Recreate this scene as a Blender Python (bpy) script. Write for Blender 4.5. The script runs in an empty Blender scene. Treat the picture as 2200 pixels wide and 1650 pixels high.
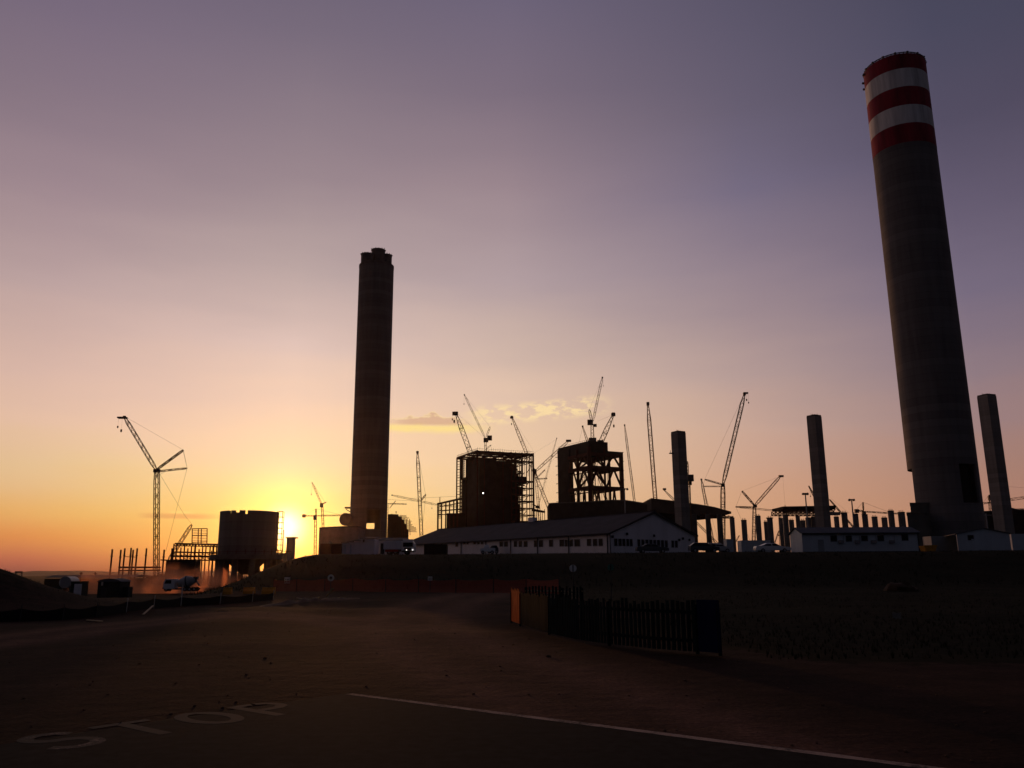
import bpy, bmesh, math, random
from mathutils import Vector, Matrix, noise
random.seed(7)
R = math.radians
sc = bpy.context.scene
COL = sc.collection

# ------------------------------------------------------------------ camera
F = 1784.0                                   # focal length in photo pixels (photo 2200 wide)
PITCH, ROLL = math.atan(404 / F), R(0.34)
EYE = Vector((0, 0, 1.7))
_r0, _u0 = Vector((1, 0, 0)), Vector((0, -math.sin(PITCH), math.cos(PITCH)))
FWD = Vector((0, math.cos(PITCH), math.sin(PITCH)))
RGT = math.cos(ROLL) * _r0 - math.sin(ROLL) * _u0
UPV = math.sin(ROLL) * _r0 + math.cos(ROLL) * _u0
cam = bpy.data.cameras.new('camera')
cam.sensor_width = 36.0
cam.lens = 36.0 * F / 2200.0
cam.clip_start, cam.clip_end = 0.1, 90000.0
camo = bpy.data.objects.new('camera', cam)
COL.objects.link(camo)
camo.matrix_world = Matrix(((RGT.x, UPV.x, -FWD.x, EYE.x), (RGT.y, UPV.y, -FWD.y, EYE.y), (RGT.z, UPV.z, -FWD.z, EYE.z), (0, 0, 0, 1)))
sc.camera = camo

def ray(px, py):
    return RGT * ((px - 1100) / F) + UPV * ((825 - py) / F) + FWD
def P(px, py, Y):                            # point seen at a photo pixel, at true distance Y
    d = ray(px, py)
    return EYE + d * (Y / d.y)
def G(px, py, z=0.0):
    d = ray(px, py)
    return EYE + d * ((z - EYE.z) / d.z)
def on_plane(px, py, o, n):
    d = ray(px, py)
    return EYE + d * ((o - EYE).dot(n) / d.dot(n))

# ------------------------------------------------------------------ sky, sun, exposure
SUN_AZ, SUN_EL = R(-15.1), R(2.95)
SUN = Vector((math.sin(SUN_AZ) * math.cos(SUN_EL), math.cos(SUN_AZ) * math.cos(SUN_EL), math.sin(SUN_EL)))
def lin(h):
    h = h.lstrip('#')
    out = []
    for k in (0, 2, 4):
        c = int(h[k:k + 2], 16) / 255
        out.append(c / 12.92 if c <= 0.04045 else ((c + 0.055) / 1.055) ** 2.4)
    return (*out, 1.0)

sc.view_settings.view_transform = 'Standard'
sc.view_settings.look = 'None'
sc.view_settings.exposure = 0.0
sc.view_settings.gamma = 1.0
sc.view_settings.use_curve_mapping = False
sc.cycles.use_denoising = True
sc.cycles.volume_bounces = 0
sc.cycles.max_bounces = 6
sc.cycles.transparent_max_bounces = 24
sc.cycles.sample_clamp_indirect = 3.0

world = bpy.data.worlds.new('World')
sc.world = world
world.use_nodes = True

class NT:                                    # terse node building
    def __init__(s, tree):
        s.t = tree; s.n = tree.nodes; s.l = tree.links
    def new(s, typ, **kw):
        n = s.n.new(typ)
        for k, v in kw.items():
            setattr(n, k, v)
        return n
    def put(s, sock, v):
        if isinstance(v, bpy.types.NodeSocket):
            s.l.new(v, sock)
        elif v is not None:
            sock.default_value = v
    def math(s, op, a, b=None, c=None, clamp=False):
        n = s.new('ShaderNodeMath', operation=op, use_clamp=clamp)
        for i, v in enumerate((a, b, c)):
            s.put(n.inputs[i], v)
        return n.outputs[0]
    def ramp(s, fac, stops, interp='LINEAR'):
        n = s.new('ShaderNodeValToRGB')
        cr = n.color_ramp
        cr.interpolation = interp
        while len(cr.elements) < len(stops):
            cr.elements.new(0.5)
        for e, (p, c) in zip(cr.elements, stops):
            e.position = p; e.color = c
        s.put(n.inputs[0], fac)
        return n.outputs[0]
    def mix(s, fac, a, b, mode='MIX'):
        n = s.new('ShaderNodeMix', data_type='RGBA', blend_type=mode)
        s.put(n.inputs[0], fac); s.put(n.inputs[6], a); s.put(n.inputs[7], b)
        return n.outputs[2]
    def step(s, v, a, b):                    # smooth 0..1 between a and b
        n = s.new('ShaderNodeMapRange', interpolation_type='SMOOTHSTEP')
        s.put(n.inputs[0], v); s.put(n.inputs[1], a); s.put(n.inputs[2], b)
        return n.outputs[0]
    def lins(s, v, a, b):
        n = s.new('ShaderNodeMapRange')
        s.put(n.inputs[0], v); s.put(n.inputs[1], a); s.put(n.inputs[2], b)
        return n.outputs[0]
    def noise(s, vec, scale, detail=4, rough=0.55, dims='3D'):
        n = s.new('ShaderNodeTexNoise', noise_dimensions=dims)
        if vec is not None: s.put(n.inputs['Vector'], vec)
        n.inputs['Scale'].default_value = scale
        n.inputs['Detail'].default_value = detail
        n.inputs['Roughness'].default_value = rough
        return n.outputs[0]

def build_sky():
    w = NT(world.node_tree)
    for n in list(w.n): w.n.remove(n)
    out = w.new('ShaderNodeOutputWorld')
    bg = w.new('ShaderNodeBackground')
    w.l.new(bg.outputs[0], out.inputs[0])
    tc = w.new('ShaderNodeTexCoord')
    nrm = w.new('ShaderNodeVectorMath', operation='NORMALIZE')
    w.l.new(tc.outputs['Generated'], nrm.inputs[0])
    d = nrm.outputs[0]
    sp = w.new('ShaderNodeSeparateXYZ'); w.l.new(d, sp.inputs[0])
    el = w.math('MULTIPLY', w.math('ARCSINE', sp.outputs[2]), 57.29578)
    az = w.math('MULTIPLY', w.math('ARCTAN2', sp.outputs[0], sp.outputs[1]), 57.29578)
    rel = w.math('SUBTRACT', az, math.degrees(SUN_AZ))
    # warp the elevation a little with stretched noise: faint veils of thin cloud
    cmb = w.new('ShaderNodeCombineXYZ')
    w.put(cmb.inputs[0], w.math('MULTIPLY', az, 0.07)); w.put(cmb.inputs[1], w.math('MULTIPLY', el, 0.33))
    veil = w.noise(cmb.outputs[0], 1.0, 5, 0.5)
    elw = w.math('ADD', el, w.math('MULTIPLY', w.math('SUBTRACT', veil, 0.5), w.math('MULTIPLY', w.math('MULTIPLY', w.lins(el, 0.8, 9.0), w.lins(el, 40.0, 12.0)), 4.0)))
    fac = w.math('DIVIDE', elw, 90.0, clamp=True)
    tabs = [                                 # degrees from the sun's azimuth, (elevation, colour)
        (-110, [(0, '2a2428'), (8, '2c2a32'), (25, '22232e'), (50, '1e1f2a'), (90, '1c1b24')]),
        (-42, [(0, '6a3f3e'), (2, 'a8624c'), (5, 'b98a64'), (9, 'b99a88'), (17, '94807f'), (28, '6c606e'), (45, '4d4860'), (90, '1c1b24')]),
        (-15, [(0, '7d443f'), (.9, 'b8644c'), (2.2, 'e0904e'), (3.7, 'e8b068'), (6.4, 'e4c093'), (9, 'dcb8a2'), (12, 'c9aaa0'), (17.5, 'a99396'), (23, '8e7b86'), (28, '7a6b7a'), (33, '6c6074'), (45, '565068'), (90, '1c1b24')]),
        (0, [(0, 'd0702c'), (1.5, 'f5b04a'), (3.5, 'fbd070'), (5, 'fcd98c'), (7, 'fad6a6'), (9, 'f4cfac'), (11, 'e6c4ae'), (15, 'cab1ac'), (20, 'a89698'), (26, '8a7a84'), (35, '6a6072'), (45, '565068'), (90, '1c1b24')]),
        (15, [(0, 'c88a58'), (1.5, 'eab87a'), (4, 'efc592'), (7, 'ecc8a2'), (10, 'dcbda2'), (12, 'd0b4a3'), (15, 'b9a39c'), (20, 'a08f96'), (26, '8a7984'), (32, '6f6374'), (37.5, '625a70'), (50, '504b62'), (90, '1c1b24')]),
        (32, [(0, 'c08062'), (3, 'd29e78'), (6, 'cda086'), (9.5, 'bf9e90'), (13, 'a68f8e'), (19, '877885'), (25, '6b637a'), (30, '5e576b'), (36, '544f64'), (50, '454258'), (90, '1c1b24')]),
        (45, [(0, 'a06a5a'), (3.3, 'b28069'), (6, 'a88072'), (8.7, '987c7c'), (11.5, '87747d'), (17, '6d6378'), (22, '5c546a'), (27, '4c475c'), (32, '444358'), (45, '3c3c4e'), (90, '1c1b24')]),
        (110, [(0, '2a2428'), (8, '2c2a32'), (25, '22232e'), (50, '1e1f2a'), (90, '1c1b24')]),
    ]
    col, prev = None, None
    for a, t in tabs:
        def lift(e, h):                      # the dusk sky keeps its glow well above the horizon
            q = lin(h); k = max(0.0, min(1.0, (e - 6) / 8.0, (48 - e) / 8.0)) * (0.22 if abs(a) < 25 else 0.16 if abs(a) < 60 else 0.0)
            return (q[0] * (1 + k * 1.25), q[1] * (1 + k * 1.15), q[2] * (1 + k * .8), 1.0)
        c = w.ramp(fac, [(e / 90.0, lift(e, h)) for e, h in t])
        col = c if col is None else w.mix(w.lins(rel, prev, a), col, c)
        prev = a
    back = w.math('MAXIMUM', w.lins(rel, 100.0, 150.0), w.lins(rel, -100.0, -150.0))
    col = w.mix(back, col, w.ramp(fac, [(0, lin('2e2f38')), (0.12, lin('35353f')), (0.5, lin('2a2b36')), (1, lin('1f1e27'))]))
    # the sun and its aureole
    dot = w.new('ShaderNodeVectorMath', operation='DOT_PRODUCT')
    w.l.new(d, dot.inputs[0]); dot.inputs[1].default_value = SUN
    ang = w.math('MULTIPLY', w.math('ARCCOSINE', w.math('MINIMUM', dot.outputs[1], 1.0)), 57.29578)
    g1 = w.math('EXPONENT', w.math('MULTIPLY', w.math('POWER', w.math('DIVIDE', ang, 2.8), 2.0), -1.0))
    g2 = w.math('EXPONENT', w.math('MULTIPLY', w.math('POWER', w.math('DIVIDE', ang, 1.0), 2.0), -1.0))
    g3 = w.math('EXPONENT', w.math('MULTIPLY', w.math('DIVIDE', ang, 5.0), -1.0))
    def add(c, f, rgb):
        m = w.new('ShaderNodeVectorMath', operation='SCALE'); m.inputs[0].default_value = rgb; w.put(m.inputs[3], f)
        return w.mix(1.0, c, m.outputs[0], 'ADD')
    col = add(col, g3, (0.11, 0.055, 0.0))
    col = add(col, g1, (0.55, 0.42, 0.03))
    col = add(col, g2, (1.7, 1.5, 0.95))
    # thin bank of lit cloud low in the sky, right of the sun
    c2 = w.new('ShaderNodeCombineXYZ')
    w.put(c2.inputs[0], w.math('MULTIPLY', az, 1.0)); w.put(c2.inputs[1], w.math('MULTIPLY', el, 2.4)); c2.inputs[2].default_value = 3.3
    pn = w.noise(c2.outputs[0], 1.0, 6, 0.55)
    def window(v, a0, a1, b0, b1):
        return w.math('MULTIPLY', w.step(v, a0, a1), w.step(v, b1, b0))
    crest = w.math('MULTIPLY', w.lins(az, -8.0, 6.0), 1.1)
    elc = w.math('SUBTRACT', el, crest)
    puffs = w.math('MULTIPLY', window(az, -4.0, -1.5, 4.6, 7.5), window(elc, 9.2, 9.9, 10.35, 11.0))
    puffs = w.math('MULTIPLY', puffs, w.step(pn, 0.43, 0.58))
    col = w.mix(w.math('MULTIPLY', puffs, 0.85), col, lin('fddfa6'))
    glow = w.math('MULTIPLY', window(az, -10.5, -9.0, -4.5, -0.5), window(w.math('ADD', el, w.math('MULTIPLY', w.math('SUBTRACT', pn, 0.5), 0.5)), 9.2, 9.65, 9.75, 10.15))
    col = w.mix(w.math('MULTIPLY', glow, 0.85), col, lin('ffe08c'))
    # darker mauve body of the cloud with a bright lower rim
    dx = w.math('DIVIDE', w.math('ADD', az, 5.6), 3.0)
    topl = w.math('ADD', 10.0, w.math('MULTIPLY', 0.62, w.math('EXPONENT', w.math('MULTIPLY', w.math('POWER', dx, 2.0), -2.2))))
    topl = w.math('ADD', topl, w.math('MULTIPLY', w.math('SUBTRACT', pn, 0.5), 1.3))
    body = w.math('MULTIPLY', window(az, -9.4, -7.0, -4.2, -2.6), w.math('MULTIPLY', w.step(el, 9.8, 10.05), w.step(el, w.math('ADD', topl, 0.12), w.math('SUBTRACT', topl, 0.1))))
    rim = w.math('MULTIPLY', window(az, -9.4, -7.0, -4.2, -2.6), window(el, w.math('SUBTRACT', topl, 0.1), topl, w.math('ADD', topl, 0.03), w.math('ADD', topl, 0.16)))
    col = w.mix(w.math('MULTIPLY', rim, 0.75), col, lin('f8d9a4'))
    col = w.mix(w.math('MULTIPLY', body, 0.6), col, lin('cfa07e'))
    # small streak at the left, above the steel frame
    s2 = w.math('MULTIPLY', window(az, -24.5, -23.0, -20.8, -18.6), window(el, 3.35, 3.5, 3.6, 3.85))
    col = w.mix(w.math('MULTIPLY', s2, 0.6), col, lin('d8945c'))
    s3 = w.math('MULTIPLY', window(az, -22.6, -22.0, -21.2, -20.6), window(el, 3.7, 3.8, 3.84, 3.95))
    col = w.mix(w.math('MULTIPLY', s3, 0.7), col, lin('ffd27a'))
    below = w.step(el, 0.0, -2.0)
    col = w.mix(below, col, lin('1a1414'))
    w.l.new(col, bg.inputs[0])
    bg.inputs[1].default_value = 1.0
build_sky()

sl = bpy.data.lights.new('sun', 'SUN')
sl.energy = 0.6
sl.color = (1.0, 0.42, 0.16)
sl.angle = R(0.5)
so = bpy.data.objects.new('sun', sl)
COL.objects.link(so)
so.rotation_euler = SUN.to_track_quat('Z', 'Y').to_euler()

# ------------------------------------------------------------------ materials
def mat(name, col, rough=0.8, var=0.0, scale=1.0, metal=0.0, bump=0.0, spec=0.15, bscale=None, stretch=None):
    m = bpy.data.materials.new(name); m.use_nodes = True
    w = NT(m.node_tree)
    b = w.n['Principled BSDF']
    b.inputs['Roughness'].default_value = rough
    b.inputs['Metallic'].default_value = metal
    b.inputs['Specular IOR Level'].default_value = spec
    tc = w.new('ShaderNodeTexCoord'); v = tc.outputs['Object']
    if stretch:
        mp = w.new('ShaderNodeMapping'); mp.inputs['Scale'].default_value = stretch
        w.l.new(v, mp.inputs[0]); v = mp.outputs[0]
    c = (*col, 1.0)
    if var:
        n = w.noise(v, scale, 6, 0.6)
        lo = tuple(x * (1 - var) for x in col) + (1,)
        hi = tuple(min(1, x * (1 + var)) for x in col) + (1,)
        w.l.new(w.ramp(n, [(0.3, lo), (0.7, hi)]), b.inputs['Base Color'])
    else:
        b.inputs['Base Color'].default_value = c
    if bump:
        bn = w.new('ShaderNodeBump'); bn.inputs['Strength'].default_value = bump
        w.l.new(w.noise(v, bscale or scale * 3, 6, 0.6), bn.inputs['Height'])
        w.l.new(bn.outputs[0], b.inputs['Normal'])
    return m

def shaft_material(name, col, lift):         # slip-formed concrete: horizontal lift lines and streaks
    m = bpy.data.materials.new(name); m.use_nodes = True
    w = NT(m.node_tree); b = w.n['Principled BSDF']
    b.inputs['Roughness'].default_value = 0.85
    b.inputs['Specular IOR Level'].default_value = 0.25
    tc = w.new('ShaderNodeTexCoord'); sp = w.new('ShaderNodeSeparateXYZ'); w.l.new(tc.outputs['Object'], sp.inputs[0])
    z = w.math('DIVIDE', sp.outputs[2], lift)
    row = w.new('ShaderNodeTexWhiteNoise', noise_dimensions='1D'); w.put(row.inputs['W'], w.math('FLOOR', z))
    fr = w.math('FRACT', z)
    line = w.step(w.math('ABSOLUTE', w.math('SUBTRACT', fr, 0.5)), 0.44, 0.5)
    mp = w.new('ShaderNodeMapping'); mp.inputs['Scale'].default_value = (0.5, 0.5, 0.04); w.l.new(tc.outputs['Object'], mp.inputs[0])
    st = w.noise(mp.outputs[0], 1.0, 5, 0.6)
    val = w.math('ADD', w.math('MULTIPLY', row.outputs[0], 0.32), w.math('MULTIPLY', st, 0.9))
    val = w.math('SUBTRACT', val, w.math('MULTIPLY', line, 0.25))
    c = w.ramp(val, [(0.2, tuple(x * 0.6 for x in col) + (1,)), (1.0, tuple(x * 1.3 for x in col) + (1,))])
    w.l.new(c, b.inputs['Base Color'])
    return m

M = dict(
    shaft=shaft_material('slipformed concrete', (0.24, 0.225, 0.21), 2.4),
    shaft2=shaft_material('dark slipformed concrete', (0.17, 0.16, 0.158), 3.0),
    concrete=mat('concrete', (0.27, 0.25, 0.23), 0.9, 0.3, 0.25, bump=0.2),
    dark_concrete=mat('dark concrete', (0.13, 0.12, 0.11), 0.9, 0.3, 0.25),
    red=mat('red band paint', (0.24, 0.013, 0.027), 0.7, 0.5, 0.3, stretch=(1, 1, .12)),
    white=mat('white band paint', (0.68, 0.67, 0.66), 0.7, 0.4, 0.3, stretch=(1, 1, .10)),
    inside=mat('dark cavity', (0.03, 0.028, 0.026), 0.95),
    oxide=mat('red oxide steel', (0.085, 0.022, 0.018), 0.7, 0.3, 0.5, spec=0.1),
    steel=mat('dark steel', (0.07, 0.065, 0.065), 0.6, 0.3, 0.3, spec=0.4),
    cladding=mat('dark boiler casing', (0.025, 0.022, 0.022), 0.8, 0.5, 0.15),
    crane=mat('crane steel', (0.13, 0.085, 0.045), 0.55, 0.2, 0.5),
    crane_red=mat('red crane steel', (0.20, 0.04, 0.03), 0.55, 0.2, 0.5),
    cable=mat('cable', (0.04, 0.04, 0.04), 0.6),
    sheet=mat('white wall sheet', (0.74, 0.72, 0.76), 0.6, 0.12, 0.5, stretch=(1, 1, 0.2)),
    sheet2=mat('bluish wall sheet', (0.46, 0.52, 0.58), 0.6, 0.12, 0.5, stretch=(1, 1, 0.2)),
    greysheet=mat('grey wall sheet', (0.26, 0.29, 0.32), 0.7, 0.12, 0.5),
    roof=mat('grey roof sheet', (0.065, 0.06, 0.066), 0.85, 0.25, 0.4, spec=0.08),
    roof2=mat('pale grey roof sheet', (0.10, 0.105, 0.12), 0.8, 0.2, 0.4),
    trim=mat('dark trim', (0.04, 0.04, 0.045), 0.7),
    glass=mat('window glass', (0.012, 0.013, 0.017), 0.3, spec=0.12),
    frame=mat('window frame', (0.22, 0.22, 0.24), 0.6),
    rubber=mat('rubber', (0.02, 0.02, 0.02), 0.9),
    carwhite=mat('white car paint', (0.74, 0.74, 0.76), 0.3, spec=0.5),
    cardark=mat('dark car paint', (0.03, 0.035, 0.05), 0.3, spec=0.5),
    carsilver=mat('silver car paint', (0.42, 0.43, 0.45), 0.3, spec=0.5),
    brown=mat('brown container paint', (0.12, 0.045, 0.03), 0.7, 0.25, 0.8),
    dkgreen=mat('dark cabin sheet', (0.03, 0.032, 0.03), 0.8, 0.2, 0.6),
    timber=mat('raw timber', (0.42, 0.32, 0.2), 0.85, 0.3, 4, stretch=(1, 1, 6)),
    asphalt=mat('asphalt', (0.02, 0.02, 0.0185), 0.95, 0.35, 6, bump=0.4, bscale=60, spec=0.02),
    
    picket=mat('dark picket paint', (0.010, 0.016, 0.018), 0.9, 0.4, 2, spec=0.02),
    picket_orange=mat('orange pickets', (0.50, 0.10, 0.02), 0.9, 0.3, 2, spec=0.03),  # left-end pickets carry an orange base colour
    picket_blue=mat('blue picket paint', (0.007, 0.009, 0.04), 0.9, 0.2, 2, spec=0.02),
    yellow=mat('yellow barrier plastic', (0.55, 0.25, 0.03), 0.6, 0.2, 2),
    blacknet=mat('black shade net', (0.012, 0.012, 0.012), 0.95),
    stake=mat('white stake', (0.6, 0.58, 0.52), 0.8),
    signwhite=mat('sign white', (0.72, 0.72, 0.70), 0.6),
    signdark=mat('sign dark', (0.03, 0.03, 0.035), 0.7),
    signred=mat('sign red', (0.35, 0.03, 0.02), 0.6),
    signgreen=mat('sign green', (0.05, 0.16, 0.12), 0.6),
    galv=mat('galvanised steel', (0.3, 0.3, 0.31), 0.5, metal=0.3),
    tank=mat('white tank', (0.6, 0.58, 0.56), 0.5, 0.15, 0.6),
    drumw=mat('mixer drum paint', (0.36, 0.36, 0.37), 0.5, 0.2, 0.6),
    bush=mat('dry earth', (0.11, 0.065, 0.04), 0.95, 0.3, 1.5, bump=0.5),
    soil=mat('brown soil', (0.05, 0.03, 0.018), 0.95, 0.4, 1.5, bump=0.5),
    hill=mat('far scrub hills', (0.06, 0.05, 0.045), 0.95, 0.3, 0.002),
    rag=mat('white plastic rag', (0.2, 0.19, 0.17), 0.8),
)
def lamp_mat(name, col, s):
    m = bpy.data.materials.new(name); m.use_nodes = True
    b = m.node_tree.nodes['Principled BSDF']
    b.inputs['Emission Color'].default_value = (*col, 1); b.inputs['Emission Strength'].default_value = s
    return m
M['headlight'] = lamp_mat('lit headlight', (1, 0.97, 0.9), 1.6)
M['worklight'] = lamp_mat('lit work light', (1, 0.97, 0.9), 4.0)

def net_material():
    m = bpy.data.materials.new('orange safety netting'); m.use_nodes = True
    w = NT(m.node_tree); b = w.n['Principled BSDF']
    b.inputs['Base Color'].default_value = (0.28, 0.03, 0.015, 1); b.inputs['Roughness'].default_value = 0.7
    tr = w.new('ShaderNodeBsdfTransparent'); mx = w.new('ShaderNodeMixShader')
    tc = w.new('ShaderNodeTexCoord'); sp = w.new('ShaderNodeSeparateXYZ'); w.l.new(tc.outputs['Object'], sp.inputs[0])
    fx = w.math('ABSOLUTE', w.math('SUBTRACT', w.math('FRACT', w.math('MULTIPLY', sp.outputs[0], 14.0)), 0.5))
    fz = w.math('ABSOLUTE', w.math('SUBTRACT', w.math('FRACT', w.math('MULTIPLY', sp.outputs[2], 9.0)), 0.5))
    hole = w.math('MULTIPLY', w.math('LESS_THAN', fx, 0.26), w.math('LESS_THAN', fz, 0.32))
    w.l.new(hole, mx.inputs[0]); w.l.new(b.outputs[0], mx.inputs[1]); w.l.new(tr.outputs[0], mx.inputs[2])
    w.l.new(mx.outputs[0], w.n['Material Output'].inputs[0])
    return m
M['net'] = net_material()

def worn_paint(name, col, a, b_):
    m = bpy.data.materials.new(name); m.use_nodes = True
    w = NT(m.node_tree); b = w.n['Principled BSDF']; b.inputs['Roughness'].default_value = 0.9
    b.inputs['Specular IOR Level'].default_value = 0.1
    tc = w.new('ShaderNodeTexCoord')
    n = w.math('ADD', w.math('MULTIPLY', w.noise(tc.outputs['Object'], 1.7, 5, .6), .8), w.math('MULTIPLY', w.noise(tc.outputs['Object'], 22, 5, .65), .5))
    w.l.new(w.mix(w.step(n, a, b_), (*col, 1), (0.034, 0.032, 0.029, 1)), b.inputs['Base Color'])
    return m
M['paint'] = worn_paint('worn line paint', (0.42, 0.30, 0.23), .56, .82)
M['paint_letter'] = worn_paint('worn letter paint', (0.24, 0.165, 0.135), .43, .60)
M['paint_faint'] = worn_paint('faint letter paint', (0.17, 0.115, 0.095), .36, .50)

def ground_material():
    m = bpy.data.materials.new('ground of dirt and grass'); m.use_nodes = True
    w = NT(m.node_tree); b = w.n['Principled BSDF']
    b.inputs['Roughness'].default_value = 0.98; b.inputs['Specular IOR Level'].default_value = 0.02
    at = w.new('ShaderNodeAttribute', attribute_name='dirt')
    tc = w.new('ShaderNodeTexCoord'); v = tc.outputs['Object']
    n1 = w.noise(v, 0.18, 6, 0.6); n2 = w.noise(v, 1.7, 6, 0.65); n3 = w.noise(v, 14, 5, 0.6)
    mp = w.new('ShaderNodeMapping'); mp.inputs['Rotation'].default_value = (0, 0, R(-28)); mp.inputs['Scale'].default_value = (0.22, 0.7, 1)
    w.l.new(v, mp.inputs[0])
    ruts = w.noise(mp.outputs[0], 1.0, 6, 0.65)
    s = w.math('ADD', w.math('MULTIPLY', n1, 0.5), w.math('ADD', w.math('MULTIPLY', n2, 0.25), w.math('MULTIPLY', ruts, 0.25)))
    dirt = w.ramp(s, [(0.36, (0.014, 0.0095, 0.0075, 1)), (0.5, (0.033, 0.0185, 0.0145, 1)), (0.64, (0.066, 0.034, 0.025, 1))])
    tk = w.new('ShaderNodeAttribute', attribute_name='track')
    tkn = w.math('MULTIPLY', tk.outputs['Fac'], w.math('ADD', 0.1, w.math('MULTIPLY', n2, 1.4)), clamp=True)
    dirt = w.mix(tkn, dirt, (0.16, 0.084, 0.062, 1))
    peb = w.ramp(n3, [(0.3, (0.6, 0.6, 0.6, 1)), (0.7, (1.3, 1.27, 1.25, 1))])
    dirt = w.mix(1.0, dirt, peb, 'MULTIPLY')
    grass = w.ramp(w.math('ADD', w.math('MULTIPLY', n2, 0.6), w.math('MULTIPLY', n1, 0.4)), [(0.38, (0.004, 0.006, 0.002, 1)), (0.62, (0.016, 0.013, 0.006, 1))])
    edge = w.math('ADD', at.outputs['Fac'], w.math('MULTIPLY', w.math('SUBTRACT', n2, 0.5), 0.9))
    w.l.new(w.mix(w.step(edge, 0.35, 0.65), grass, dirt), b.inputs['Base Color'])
    bp = w.new('ShaderNodeBump'); bp.inputs['Strength'].default_value = 0.4; bp.inputs['Distance'].default_value = 0.12
    w.l.new(w.math('ADD', w.math('MULTIPLY', n2, 1.0), w.math('ADD', w.math('MULTIPLY', ruts, 0.5), w.math('MULTIPLY', n3, 0.3))), bp.inputs['Height'])
    w.l.new(bp.outputs[0], b.inputs['Normal'])
    return m
M['ground'] = ground_material()

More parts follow.
